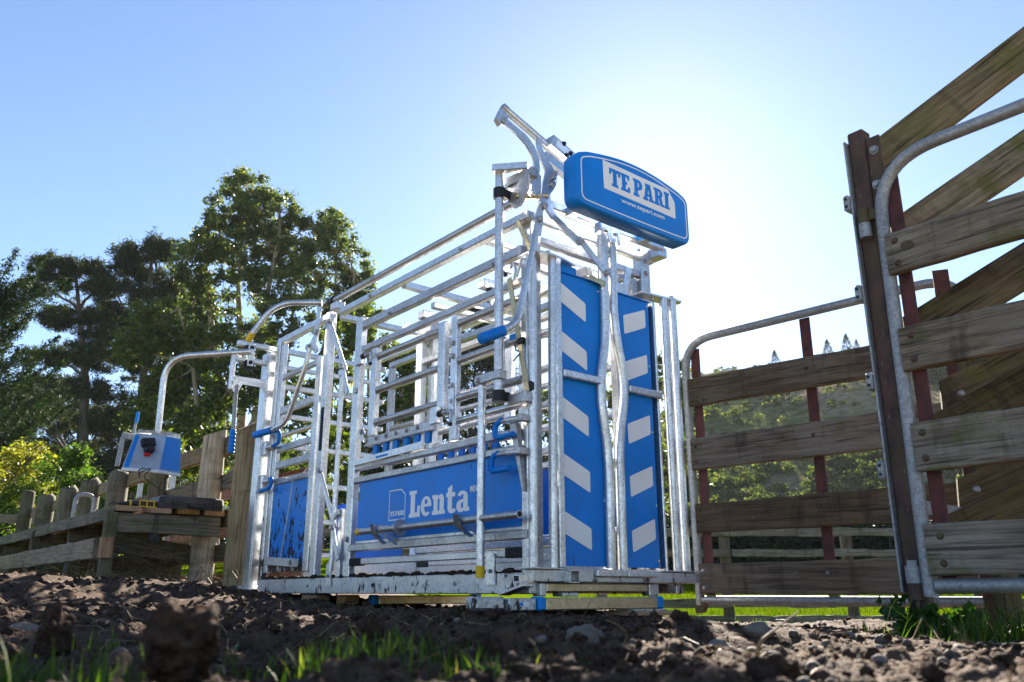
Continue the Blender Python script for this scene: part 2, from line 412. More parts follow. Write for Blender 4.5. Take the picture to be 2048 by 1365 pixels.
soil = t.mix(t.mr(t.math('ADD', t.math('MULTIPLY', n1, .6), t.math('MULTIPLY', n3, .45)), .38, .72), (.026, .016, .0105), (.118, .072, .046))
soil = t.mix(t.mr(n2, .42, .66, 0, .55), soil, (.12, .072, .045))
peb = t.n('ShaderNodeTexVoronoi', Vector=pos, Scale=70.0); pf = t.ramp(peb.outputs['Distance'], [(.22, 1.0), (.30, 0.0)])
pfm = t.math('MULTIPLY', t.n('ShaderNodeSeparateColor', Color=pf).outputs[0], t.mr(t.noise(pos, 3.0, 3), .50, .62))
soil = t.mix(pfm, soil, (.12, .095, .075))
gn = t.noise(pos, 1.3, 5, .6); gf = t.noise(pos, 30.0, 4, .7)
grass = t.mix(t.mr(gn, .35, .7), (.085, .14, .003), (.16, .215, .006)); grass = t.mix(t.mr(gf, .3, .75, 0, .6), grass, (.055, .095, .004))
sx = t.n('ShaderNodeSeparateXYZ', Vector=pos)
edge = t.math('ADD', sx.outputs[1], t.math('MULTIPLY', t.math('SUBTRACT', gn, .5), 4.0))
gm = t.mr(edge, 8.2, 9.4)
gm = t.math('MAXIMUM', gm, t.mr(t.math('ADD', t.math('MULTIPLY', sx.outputs[1], -1.0), t.math('MULTIPLY', t.math('SUBTRACT', gn, .5), 4.0)), 14.0, 18.0))
bounce_ground = t.mix(t.mr(n1, .3, .7), (.30, .25, .19), (.46, .39, .30))  # pale ground outside the view, added to bounce warm light into the shade
gv = t.mr(t.math('ADD', sx.outputs[1], t.math('MULTIPLY', t.math('SUBTRACT', gn, .5), .5)), .05, -.35)
gs = t.mr(t.math('SUBTRACT', t.math('ABSOLUTE', t.math('SUBTRACT', sx.outputs[0], .2)), t.math('MULTIPLY', sx.outputs[1], .66)), 2.2, 3.4)
gv = t.math('MAXIMUM', gv, t.math('MULTIPLY', gs, t.mr(sx.outputs[1], 4.5, 2.5)))
soil = t.mix(gv, soil, bounce_ground)
t.set(base=t.mix(gm, soil, grass), rough=t.mr(n1, .3, .7, 1.0, .85), spec=t.mr(gm, 0, 1, .14, 0.0))
h = t.math('ADD', t.math('MULTIPLY', n1, .6), t.math('MULTIPLY', n3, .5)); t.bump(h, .9, .02)
M['soil'] = t.m
ground = np_obj('ground', V, F, M['soil'], smooth=True); tag(ground, 'churned dark soil of the cattle yard running out to green paddock', None, None, 'structure')

t = NT('clod_soil'); pos = t.n('ShaderNodeNewGeometry').outputs['Position']; n1 = t.noise(pos, 40.0, 5, .65); n2 = t.noise(pos, 160.0, 3, .6)
t.set(base=t.mix(t.mr(t.math('ADD', t.math('MULTIPLY', n1, .6), t.math('MULTIPLY', n2, .4)), .36, .68), (.024, .015, .0105), (.12, .073, .047)), rough=.92, spec=.14)
t.bump(t.math('ADD', n1, t.math('MULTIPLY', n2, .6)), 1.0, .016); M['clod'] = t.m
t = NT('grey_stone'); pos = t.coord(rand=5.0); n1 = t.noise(pos, 18.0, 5, .6)
rn = t.n('ShaderNodeNewGeometry').outputs['Random Per Island']
t.set(base=t.mix(t.mr(n1, .3, .7, 0, .6), t.ramp(rn, [(0, (.06, .052, .046)), (.5, (.115, .088, .068)), (1, (.20, .175, .15))]), (.07, .055, .045)), rough=.85, spec=.2); t.bump(n1, .4, .006); M['stone'] = t.m

# ------------------------------------------------------------------ hill behind
def hill_h(x, y):
    d = np.hypot(x, y); az = np.degrees(np.arctan2(x, y))
    top = np.interp(az, [-70, -30, -8, 6, 11, 13, 18, 21.3, 23.4, 24.8, 27.4, 31, 50, 70], [8, 10, 11, 30, 50, 58.3, 60, 62.4, 63.3, 62, 54, 52, 45, 27])
    s = sst(d, 55, 265); s = s * .75 + .25 * sst(d, 60, 150)
    hh = top * s + 1.2 * fbm(x * .018, y * .018, 4) * s + .9 * fbm(x * .08, y * .08, 3) * s
    return hh + .9 - sst(d, 330, 520) * 25
ha = np.radians(np.linspace(-52, 62, 240)); hr = np.concatenate([np.linspace(48, 330, 150), np.linspace(340, 620, 16)])
HA, HR = np.meshgrid(ha, hr); HX = HR * np.sin(HA); HY = HR * np.cos(HA); HZ = hill_h(HX, HY)
nr, na = HX.shape; i, j = np.meshgrid(np.arange(nr - 1), np.arange(na - 1), indexing='ij')
F = np.stack([i * na + j, (i + 1) * na + j, (i + 1) * na + j + 1, i * na + j + 1], -1).reshape(-1, 4)
t = NT('scrubby_hillside'); pos = t.n('ShaderNodeNewGeometry').outputs['Position']
n1 = t.noise(pos, .05, 6, .62); n2 = t.noise(pos, .5, 5, .65)
c_ = t.mix(t.mr(n2, .35, .68), (.075, .095, .036), (.22, .21, .095)); c_ = t.mix(t.mr(n1, .46, .60), c_, (.27, .21, .135)); c_ = t.mix(t.mr(t.noise(pos, .22, 5, .7), .50, .62, 0, .75), c_, (.05, .068, .024))
c_ = t.mix(t.mr(t.noise(pos, .9, 4, .7), .52, .66, 0, .8), c_, (.045, .06, .022))
t.set(base=c_, rough=1.0, spec=0.0); t.bump(n2, 1.0, .8); M['hill'] = t.m
hill = np_obj('hill', np.stack([HX.ravel(), HY.ravel(), HZ.ravel()], 1), F, M['hill'], smooth=True); tag(hill, 'scrub covered hillside rising behind the yards', None, None, 'structure')

# ------------------------------------------------------------------ lettering
def curve_mesh(name, loops, mat, parent, mtx, depth=.0012, label=None):
    cu = bpy.data.curves.new(name, 'CURVE'); cu.dimensions = '2D'; cu.fill_mode = 'BOTH'; cu.extrude = depth
    for L in loops:
        sp = cu.splines.new('POLY'); sp.points.add(len(L) - 1); sp.use_cyclic_u = True
        for k, (x, y) in enumerate(L): sp.points[k].co = (x, y, 0, 1)
    return _curve_finish(name, cu, mat, parent, mtx, label)
def _curve_finish(name, cu, mat, parent, mtx, label):
    tmp = bpy.data.objects.new('tmp', cu); col.objects.link(tmp)
    dg = bpy.context.evaluated_depsgraph_get(); me = bpy.data.meshes.new_from_object(tmp.evaluated_get(dg))
    bpy.data.objects.remove(tmp); bpy.data.curves.remove(cu)
    me.name = name; me.materials.clear(); me.materials.append(mat); me.transform(mtx)
    o = link(bpy.data.objects.new(name, me), parent)
    if label: o['label'] = label
    return o
def text_mesh(name, body, h, mat, parent, mtx, width=None, bold=.0, label=None):
    cu = bpy.data.curves.new(name, 'FONT'); cu.body = body; cu.size = 1.0; cu.extrude = .0012 / h; cu.offset = bold
    tmp = bpy.data.objects.new('tmp', cu); col.objects.link(tmp)
    dg = bpy.context.evaluated_depsgraph_get(); me = bpy.data.meshes.new_from_object(tmp.evaluated_get(dg))
    bpy.data.objects.remove(tmp); bpy.data.curves.remove(cu)
    xs = [v.co.x for v in me.vertices]; w = max(xs) - min(xs)
    sxk = (width / w) if width else h * 1.38
    for v in me.vertices: v.co.x = (v.co.x - min(xs)) * sxk; v.co.y *= h * 1.38; v.co.z *= h
    me.materials.clear(); me.materials.append(mat); me.transform(mtx)
    o = link(bpy.data.objects.new(name, me), parent)
    if label: o['label'] = label
    return o
def ell(cx, cy_, rx, ry, a0, a1, n=10):
    return [(cx + rx * math.cos(R(a0 + (a1 - a0) * k / n)), cy_ + ry * math.sin(R(a0 + (a1 - a0) * k / n))) for k in range(n + 1)]
GL = {}
GL['T'] = (.72, [[(0, 1), (.72, 1), (.72, .66), (.60, .66), (.57, .83), (.48, .83), (.48, .15), (.57, .15), (.57, 0), (.15, 0), (.15, .15), (.24, .15), (.24, .83), (.15, .83), (.12, .66), (0, .66)]])
GL['E'] = (.62, [[(0, 1), (.58, 1), (.58, .70), (.47, .70), (.44, .85), (.32, .85), (.32, .58), (.43, .58), (.43, .42), (.32, .42), (.32, .15), (.46, .15), (.49, .32), (.61, .32), (.61, 0), (0, 0), (0, .15), (.08, .15), (.08, .85), (0, .85)]])
GL['P'] = (.64, [[(0, 1), (.36, 1)] + ell(.36, .70, .27, .30, 90, -90) + [(.31, .40), (.31, .15), (.40, .15), (.40, 0), (0, 0), (0, .15), (.08, .15), (.08, .85), (0, .85)], [(.31, .84), (.34, .84)] + ell(.34, .70, .07, .14, 90, -90, 6) + [(.31, .56)]])
GL['A'] = (.74, [[(.24, 1), (.52, 1), (.66, .15), (.74, .15), (.74, 0), (.40, 0), (.40, .15), (.46, .15), (.44, .26), (.30, .26), (.28, .15), (.34, .15), (.34, 0), (0, 0), (0, .15), (.08, .15), (.20, .85), (.16, .85), (.16, 1)], [(.325, .40), (.425, .40), (.375, .74)]])
GL['R'] = (.70, [[(0, 1), (.38, 1)] + ell(.38, .74, .25, .26, 90, -50) + [(.54, .50), (.62, .15), (.70, .15), (.70, 0), (.45, 0), (.34, .44), (.31, .44), (.31, .15), (.38, .15), (.38, 0), (0, 0), (0, .15), (.08, .15), (.08, .85), (0, .85)], [(.31, .85), (.35, .85)] + ell(.35, .72, .06, .13, 90, -90, 6) + [(.31, .59)]])
GL['I'] = (.38, [[(0, 1), (.38, 1), (.38, .85), (.31, .85), (.31, .15), (.38, .15), (.38, 0), (0, 0), (0, .15), (.07, .15), (.07, .85), (0, .85)]])
GL[' '] = (.16, [])
GL['L'] = (.60, [[(0, 1), (.40, 1), (.40, .86), (.32, .86), (.32, .17), (.44, .17), (.47, .42), (.60, .42), (.60, 0), (0, 0), (0, .14), (.08, .14), (.08, .86), (0, .86)]])
GL['e'] = (.56, [[(.56, .34)] + ell(.28, .36, .28, .37, 8, 318, 20) + ell(.30, .36, .12, .24, 300, 180, 6) + [(.19, .34)], [(.20, .45), (.36, .45)] + ell(.28, .47, .08, .16, 0, 180, 8)])
GL['n'] = (.66, [[(0, .72), (.28, .72), (.28, .62)] + ell(.44, .52, .16, .21, 150, 0, 8) + [(.60, .14), (.66, .14), (.66, 0), (.34, 0), (.34, .14), (.38, .14), (.38, .48)] + ell(.33, .50, .05, .09, 0, 180, 6) + [(.28, .14), (.33, .14), (.33, 0), (0, 0), (0, .14), (.07, .14), (.07, .58), (0, .58)]])
GL['t'] = (.46, [[(0, .72), (.08, .72), (.08, .88), (.30, 1.0), (.30, .72), (.44, .72), (.44, .57), (.30, .57), (.30, .20)] + ell(.36, .20, .06, .07, 180, 270, 4) + [(.46, .15), (.46, .02)] + ell(.28, .17, .20, .19, 290, 180, 8) + [(.08, .57), (0, .57)]])
GL['a'] = (.62, [ell(.29, .52, .25, .21, 160, 0, 10) + [(.54, .14), (.62, .14), (.62, 0), (.40, 0), (.36, .06)] + ell(.22, .20, .22, .22, 300, 100, 10) + [(.33, .44), (.33, .52)] + ell(.29, .52, .06, .09, 30, 180, 6), [(.33, .32)] + ell(.28, .22, .06, .10, 90, 290, 8) + [(.33, .16)]])
def slab_text(word, h, width, gap=.05):
    """outline loops of a bold slab-serif word, scaled to height h and given width"""
    x = 0; loops = []
    for ch in word:
        w, L = GL[ch]; loops += [[(px + x, py) for px, py in l] for l in L]; x += w + gap
    k = width / (x - gap); return [[(px * k, py * h) for px, py in l] for l in loops]
# glyph frames in a machine's local space: on the left side (reads along -Y), on the front (reads along +X)
def mtx_side(x, y0, z0): return Matrix(((0, 0, -1, x), (-1, 0, 0, y0), (0, 1, 0, z0), (0, 0, 0, 1)))
def mtx_front(x0, y, z0): return Matrix(((1, 0, 0, x0), (0, 0, -1, y), (0, 1, 0, z0), (0, 0, 0, 1)))

# ------------------------------------------------------------------ the cattle crush; local axes: x across, y back along the race, z up
CR = empty('cattle_crush', (0.0943, 4.0, 0), math.atan2(1424, 1739) , 'galvanised steel cattle crush with blue striped head gate and sign', 'cattle crush')
def bx(name, b0, b1, a0, a1, z0, z1, mat='galv', parent=None, bv=.005, label=None): return MB().box(b0, b1, a0, a1, z0, z1, bv).build(name, M[mat], parent or CR, label)
def tb(name, path, r, mat='galv', parent=None, n=16, hollow=0.0): return MB().tube(path, r, n, hollow=hollow).build(name, M[mat], parent or CR)
def bolts(parent, pts, d, r=.011, h=.014, mat='galv_bar'):
    for p in pts: MB().bolt(p, d, r, h).build('bolt', M[mat], parent)

# chassis
cb = bx('chassis_beam', 0, .055, 0.02, 3.12, .092, .190, 'galv_low')
bx('chassis_beam', 1.04, 1.10, .02, 3.12, .092, .190, 'galv_low')
bx('floor', .057, 1.038, .08, 3.10, .135, .160, 'rubber')
for a in (1.1, 2.2, 3.06): bx('floor_bearer', .057, 1.038, a, a + .05, .095, .133, 'galv_low')
sill = bx('front_sill', -.02, 1.16, -.025, .055, .146, .204, 'galv_low')
bx('jaw_stop', .376, .588, -.052, -.027, .173, .210, 'galv', sill); bx('jaw_stop', .595, .813, -.052, -.027, .173, .210, 'galv', sill)
MB().rhs((.20, -.075, .172), (.20, -.027, .172), .060, .058).build('sill_socket', M['galv'], sill)
MB().rhs((-.105, -.01, .160), (-.021, -.01, .160), .045, .032).build('sill_socket', M['galv'], sill)
MB().rhs((1.161, 0.01, .175), (1.20, 0.01, .175), .05, .05).build('sill_socket', M['galv'], sill)
MB().box(-.06, .16, -.045, .04, .204, .211, .002).build('sill_plate', M['galv'], sill); MB().box(.86, 1.19, -.045, .04, .204, .211, .002).build('sill_plate', M['galv'], sill)
xb = bx('cross_beam', .09, .79, .0, .05, .102, .142, 'gold_zinc_and_bounce'); bx('beam_leg', .045, .085, -.005, .055, .082, .143, 'galv_low', xb); bx('beam_leg', .795, .87, -.005, .055, .082, .143, 'galv_low', xb)  # gold tone paints in warm light thrown up from the ground
MB().plate([(-.075, .16, .086), (-.075, -.02, .128), (-.075, -.02, .138), (-.075, .16, .097)], (.07, 0, 0)).build('skid_foot', M['galv'], CR)
for a0 in (.27, 1.957):
    st = MB().plate([(-.004, a0, .135), (-.004, a0 + .068, .135), (-.004, a0 + .068, .27), (-.004, a0 + .055, .283), (-.004, a0 + .013, .283), (-.004, a0, .27)], (-.008, 0, 0)).build('pin_tab', M['galv'], CR)
    bolts(st, [(-.012, a0 + .034, .20)], (-1, 0, 0), .008)
for a in (2.65, 2.3, 1.45, 1.02, .62): bolts(cb, [(-.002, a, .145)], (-1, 0, 0), .010, .010, 'galv_low')

# head gate, front face at y = 0
tb('hinge_tube', [(.008, 0, .205), (.014, 0, 1.755)], .0215)
bx('front_post', .045, .118, .05, .12, .19, 2.06, 'galv')
tb('guide_tube', [(.127, -.005, .207), (.146, -.005, 1.80)], .0215)
bx('front_post', 1.005, 1.085, .13, .20, .19, 2.13, 'galv')
tb('guide_tube', [(1.035, .0, .21), (1.035, .0, 1.765)], .024); tb('hinge_tube', [(1.106, .0, .21), (1.113, .0, 1.785)], .0255)
def hp(name, lab, pts, thick): return MB().plate(pts, thick).build(name, M['blue'], CR, lab)
pL = hp('head_gate_panel', 'blue striped panel on the hinge side of the head gate', [(.208, .012, .222), (.515, .012, .222), (.52, .012, .78), (.478, .012, 1.06), (.478, .012, 1.19), (.515, .012, 1.42), (.515, .012, 1.735), (.226, .012, 1.735)], (0, .004, 0))
bx('channel', .168, .206, -.012, .03, .212, 1.768, 'galv', pL)
MB().box(.226, .515, .0, .07, 1.736, 1.742, .002).build('flange', M['blue'], pL)
MB().plate([(.226, .01, 1.743), (.336, .01, 1.743), (.336, .01, 1.785), (.226, .01, 1.79)], (0, .004, 0)).build('tab', M['blue'], pL)
pR = hp('head_gate_panel', 'blue striped panel on the far side of the head gate', [(.63, .012, .222), (.905, .012, .222), (.912, .012, 1.715), (.63, .012, 1.715), (.63, .012, 1.44), (.685, .012, 1.20), (.685, .012, 1.10), (.63, .012, .86)], (0, .004, 0))
MB().plate([(.9055, .012, .222), (.962, .06, .222), (.967, .06, 1.72), (.9125, .012, 1.715)], (.003, .004, 0)).build('fold', M['blue'], pR)
MB().box(.630, .912, .0, .07, 1.716, 1.722, .002).build('flange', M['blue'], pR)
bx('channel', .966, .984, .02, .07, .212, 1.74, 'galv', pR)
rL = [(.535, 0, 2.03), (.533, 0, 1.42), (.486, 0, 1.20), (.486, 0, 1.06), (.527, 0, .79), (.520, 0, .212)]
tl = tb('yoke_tube', arc_path(rL, .12, 6), .0275, 'galv', None, 20)
rR = [(.612, 0, 2.03), (.606, 0, 1.50), (.664, 0, 1.25), (.668, 0, 1.13), (.610, 0, .86), (.606, 0, .212)]
tr = tb('yoke_tube', arc_path(rR, .12, 6), .0262, 'galv', None, 20)
bx('cross_bar', .207, .476, -.022, .008, 1.155, 1.195, 'galv', pL); bx('cross_bar', .694, .964, -.022, .008, 1.146, 1.186, 'galv', pR)
def stripe(par, q, lean):
    """rounded parallelogram"""
    c = [Vector((x, .010, z)) for x, z in q]; out = []
    for k in range(4):
        p, a, b = c[k], c[k - 1], c[(k + 1) % 4]; da = (a - p).normalized() * .012; db = (b - p).normalized() * .012
        for t_ in (0, .33, .67, 1): out.append((p + da) * (1 - t_) ** 2 + p * 2 * t_ * (1 - t_) + (p + db) * t_ * t_)
    MB().plate(out, (0, -.0015, 0)).build('stripe', M['white'], par)
for z in (1.678, 1.408, 1.056, .770, .486): stripe(pL, [(.2085 if z < 1 else .216, z), (.400, z - .081), (.399, z - .188), (.2085 if z < 1 else .216, z - .108)], 1)
for z in (1.594, 1.324, .974, .691, .407): stripe(pR, [(.694, z), (.879, z + .072), (.879, z - .036), (.698, z - .110)], 1)
for par, b in ((pL, .50), (pR, .895)):
    for z in (.26, .55, .95, 1.33, 1.69): MB().bolt((b, .011, z), (0, -1, 0), .004, .004).build('rivet', M['galv'], par)
hpl = MB().plate([(.0, -.03, 1.790), (.115, -.045, 1.790), (.20, -.035, 1.790), (.337, .0, 1.790), (.337, .07, 1.790), (.0, .10, 1.790)], (0, 0, .010)).build('hinge_plate', M['galv'], CR)
bolts(hpl, [(.02, 0, 1.80), (.115, -.01, 1.80), (.27, .03, 1.80)], (0, 0, 1), .014, .022); bolts(hpl, [(.30, .03, 1.79)], (0, 0, -1), .012, .02)
hpr = MB().plate([(.85, .0, 1.765), (1.17, -.03, 1.768), (1.19, .0, 1.768), (1.17, .07, 1.768), (.85, .08, 1.765)], (0, 0, .010)).build('hinge_plate', M['galv'], CR)
bolts(hpr, [(.92, .02, 1.775), (1.113, 0, 1.778), (1.17, .02, 1.778)], (0, 0, 1), .014, .022); bolts(hpr, [(.96, .02, 1.765)], (0, 0, -1), .012, .02)
bolts(CR, [(.082, .048, .35), (.082, .048, 1.50), (.082, .048, 1.93)], (0, -1, 0), .012, .014)
# hangers at the yoke tops
for t_, b0 in ((tl, .535), (tr, .612)):
    MB().plate([(b0 - .036, -.034, 1.99), (b0 - .020, -.034, 1.985), (b0 - .018, -.034, 2.06), (b0 + .018, -.034, 2.06), (b0 + .020, -.034, 1.985), (b0 + .036, -.034, 1.99), (b0 + .036, -.034, 2.15), (b0 - .036, -.034, 2.15)], (0, .006, 0)).build('hanger_fork', M['galv'], t_)
    MB().box(b0 - .03, b0 + .03, -.02, .03, 2.05, 2.11, .004).build('hanger_block', M['galv'], t_)
# top cross beams and right-hand frame
bx('top_beam', .13, 1.12, .035, .085, 2.112, 2.160, 'galv'); bx('top_beam', .13, 1.12, .125, .165, 2.05, 2.10, 'galv')
bx('head_beam', .119, 1.004, .14, .18, 1.940, 1.982, 'galv_bar'); bx('head_beam', .119, .49, .30, .34, 1.86, 1.92, 'galv_bar')
bx('end_block', 1.087, 1.16, .05, .16, 2.075, 2.14, 'galv'); bolts(CR, [(1.045, .128, 1.97), (1.045, .128, 2.05)], (0, -1, 0), .012)
bx('inner_post', .95, 1.0, .16, .22, .19, 1.93, 'galv_bar'); bx('inner_post', .88, .93, .24, .30, .19, 1.99, 'galv_bar')
gp = MB().plate([(.68 + .035 * math.cos(k * .5236) * 1, .19, 1.80 + .05 * math.sin(k * .5236)) for k in range(12)], (0, .008, 0)).build('gusset_plate', M['galv'], CR)
MB().plate([(.66, .03, 1.715), (.745, .03, 1.715), (.745, .03, 1.78), (.735, .03, 1.795), (.67, .03, 1.795), (.66, .03, 1.785)], (0, .006, 0)).build('lug_plate', M['galv'], pR)
MB().bar((.80, .10, 1.74), (.86, .10, 1.95), .01, .05, (1, 0, 0)).build('brace', M['galv'], CR)
# scissor linkage above the head gate
lk = MB().plate([(.026, -.02, 2.43), (.035, -.02, 2.462), (.06, -.02, 2.463), (.064, -.02, 2.41), (.09, -.02, 2.365), (.14, -.02, 2.315), (.168, -.02, 2.275), (.172, -.02, 2.235), (.150, -.02, 2.19), (.118, -.02, 2.145), (.125, -.02, 2.10), (.16, -.02, 2.035), (.345, -.02, 1.948), (.352, -.02, 1.918), (.325, -.02, 1.905), (.13, -.02, 2.01), (.075, -.02, 2.06), (.045, -.02, 2.06), (.062, -.02, 2.17), (.09, -.02, 2.27), (.06, -.02, 2.33), (.03, -.02, 2.385)], (0, -.010, 0)).build('link_plate', M['galv'], CR)
bolts(lk, [(.15, -.03, 2.275), (.135, -.03, 2.245), (.128, -.03, 2.205), (.332, -.03, 1.927)], (0, -1, 0), .014, .022, 'galv_bar')
l2 = MB().bar((.318, -.035, 1.945), (.535, -.035, 1.785), .008, .042, (0, 0, 1)).build('link_plate', M['galv'], CR)
bolts(l2, [(.525, -.039, 1.793)], (0, -1, 0), .014, .022, 'galv_bar')
MB().plate([(.40, -.015, 1.735), (.52, -.03, 1.715), (.525, -.03, 1.735), (.42, -.01, 1.752)], (0, 0, .012)).build('lug_plate', M['gold_zinc_and_bounce'], pL)
arm = MB()
arm.plate([(-.166, .06, 2.515), (-.15, .06, 2.56), (-.115, .06, 2.565), (-.06, .06, 2.545), (.03, .06, 2.515), (.085, .06, 2.47), (.122, .06, 2.41), (.128, .06, 2.33), (.11, .06, 2.26), (.085, .06, 2.25), (.092, .06, 2.33), (.075, .06, 2.40), (.03, .06, 2.455), (-.04, .06, 2.495), (-.11, .06, 2.515)], (0, .012, 0))
ao = arm.build('curved_arm', M['galv'], CR); bolts(ao, [(-.14, .06, 2.54)], (0, -1, 0), .016, .02, 'galv_bar')
MB().plate([(-.185, .05, 2.53), (-.155, .05, 2.60), (-.10, .05, 2.575), (-.115, .05, 2.545), (-.15, .05, 2.545), (-.16, .05, 2.50)], (0, .03, 0)).build('arm_end', M['galv'], ao)
tb('top_handle', [(-.105, .09, 2.640), (.215, .09, 2.525)], .022, 'galv'); MB().tube([(-.118, .09, 2.645), (-.09, .09, 2.635)], .0245, 16).build('handle_cap', M['galv_bar'], CR)
hb = MB().bar((.205, .075, 2.545), (.40, .075, 2.475), .07, .075, (0, 0, 1)).build('latch_block', M['galv'], CR)
MB().bar((.235, .0385, 2.533), (.37, .0385, 2.487), .002, .045, (0, 0, 1), .0005).build('notice_label', M['white'], hb)
bolts(hb, [(.29, .037, 2.545), (.34, .037, 2.50), (.31, .037, 2.478)], (0, -1, 0), .010, .012, 'black')
MB().bar((.17, .08, 2.445), (.52, .08, 2.33), .05, .05, (0, 0, 1)).build('link_bar', M['galv'], CR)
# upper-left linkage: bracket arm, shaft plates, lever
MB().bar((-.150, .130, 2.272), (-.02, -.012, 2.272), .045, .040, (0, 0, 1)).build('bracket_arm', M['galv'], CR)
MB().plate([(-.05, .15, 2.215), (-.05, .11, 2.24), (-.05, -.02, 2.235), (-.05, -.05, 2.21), (-.05, -.04, 2.12), (-.05, .02, 2.05), (-.05, .07, 2.05), (-.05, .12, 2.11)], (.012, 0, 0)).build('cam_plate', M['galv_bar'], CR)
MB().bar((-.045, .12, 2.215), (-.01, -.06, 2.225), .045, .055, (0, 0, 1)).build('shaft_box', M['galv_bar'], CR)
tb('shaft', [(-.06, .05, 2.11), (.10, -.03, 2.13)], .017, 'gold_zinc_and_bounce')
MB().plate([(-.02, -.035, 2.21), (.02, -.035, 2.25), (.05, -.035, 2.23), (.05, -.035, 2.13), (.01, -.035, 2.10), (-.02, -.035, 2.13)], (0, .01, 0)).build('bearing_plate', M['galv'], CR)
lev = MB().plate([(-.035, -.052, 1.86), (-.015, -.052, 1.93), (-.02, -.052, 1.96), (.0, -.052, 2.01), (.02, -.052, 2.065), (.045, -.052, 2.07), (.055, -.052, 2.05), (.035, -.052, 2.0), (.04, -.052, 1.96), (.02, -.052, 1.86)], (0, -.010, 0)).build('lever_plate', M['galv'], CR)
bolts(lev, [(.012, -.062, 1.955), (.045, -.062, 2.04)], (0, -1, 0), .015, .02, 'galv_bar')
hl = tb('front_lever', arc_path([(-.005, -.057, 1.885), (-.058, -.05, 1.66), (-.128, -.05, 1.37), (-.235, -.05, 1.293)], .05, 8), .0185, 'galv')
def grip(parent, p0, p1, r=.021, n=6, mat='blue_soft'):
    p0, p1 = Vector(p0), Vector(p1); P = []; prof = []
    m = n * 6; mb = MB(); ax = (p1 - p0).normalized(); u = ax.orthogonal().normalized(); w = ax.cross(u); V = []; F = []
    for k in range(m + 1):
        t_ = k / m; rr = r * (1 + .10 * math.cos(t_ * n * 2 * math.pi)) * (1 if 0 < k < m else .82)
        for q in range(16):
            a = q * math.pi / 8; V.append(p0.lerp(p1, t_) + u * math.cos(a) * rr + w * math.sin(a) * rr)
    for k in range(m):
        for q in range(16): F.append((k * 16 + q, k * 16 + (q + 1) % 16, (k + 1) * 16 + (q + 1) % 16, (k + 1) * 16 + q))
    F += [tuple(range(16)), tuple(m * 16 + q for q in range(16))]
    return mb.add(V, F).build('grip', M[mat], parent, None, 50)
grip(hl, (-.215, -.05, 1.307), (-.355, -.05, 1.237), .026)

# sign on top
sb = MB()
def sign_outline(inset=0.0, y=0.0, n=18):
    top = []; b0, b1, z0, z1 = .158 + inset, 1.074 - inset, 2.050 + inset, 2.375 - inset; rr = .055 - inset * .6
    pts = ell(b0 + rr, z0 + rr, rr, rr, 180, 270, 5) + [(b0 + (b1 - b0) * k / 6, z0 - .004 * math.sin(math.pi * k / 6)) for k in range(1, 6)] + ell(b1 - rr, z0 + rr, rr, rr, 270, 360, 5)
    pts += ell(b1 - rr, z1 - rr - .010, rr, rr, 0, 72, 5)
    for k in range(1, n): s_ = k / n; pts.append((b1 - rr * .6 - (b1 - b0 - 1.2 * rr) * s_, z1 - .006 + .060 * math.sin(math.pi * s_)))
    pts += ell(b0 + rr, z1 - rr - .010, rr, rr, 108, 180, 5)
    return [(x, y, z) for x, z in pts]
rings = [sign_outline(.03, -.085), sign_outline(.006, -.09), sign_outline(.0, -.10), sign_outline(.0, -.183), sign_outline(.003, -.192), sign_outline(.008, -.198), sign_outline(.013, -.2)]
n_ = len(rings[0]); V = [p for r_ in rings for p in r_]; F = [tuple(range(n_)), tuple((len(rings) - 1) * n_ + k for k in range(n_))]
for q in range(len(rings) - 1):
    for k in range(n_): F.append((q * n_ + k, q * n_ + (k + 1) % n_, (q + 1) * n_ + (k + 1) % n_, (q + 1) * n_ + k))
sign = sb.add(V, F).build('sign_board', M['blue'], CR, 'blue name board with white lettering and border', 40)
o1 = [(p[0], p[2]) for p in sign_outline(.028)]; o2 = [(p[0], p[2]) for p in sign_outline(.0345)]
curve_mesh('border_line', [o1, o2], M['white'], sign, mtx_front(0, -.2012, 0), .0008)
curve_mesh('name_plate', [[(.353, 2.363), (.893, 2.357), (.947, 2.288), (.947, 2.186), (.357, 2.194)]], M['white'], sign, mtx_front(0, -.2012, 0), .0008)
curve_mesh('lettering', slab_text('TE PARI', .106, .497, .03), M['blue'], sign, mtx_front(.400, -.2028, 2.226), .0006, 'blue slab letters reading TE PARI')
text_mesh('web_address', 'www.tepari.com', .026, M['white'], sign, mtx_front(.490, -.2016, 2.151), .356, .012, 'white web address lettering')
MB().box(.30, .36, -.085, .05, 2.10, 2.15).build('sign_bracket', M['galv'], sign); MB().box(.88, .94, -.085, .05, 2.10, 2.15).build('sign_bracket', M['galv'], sign)

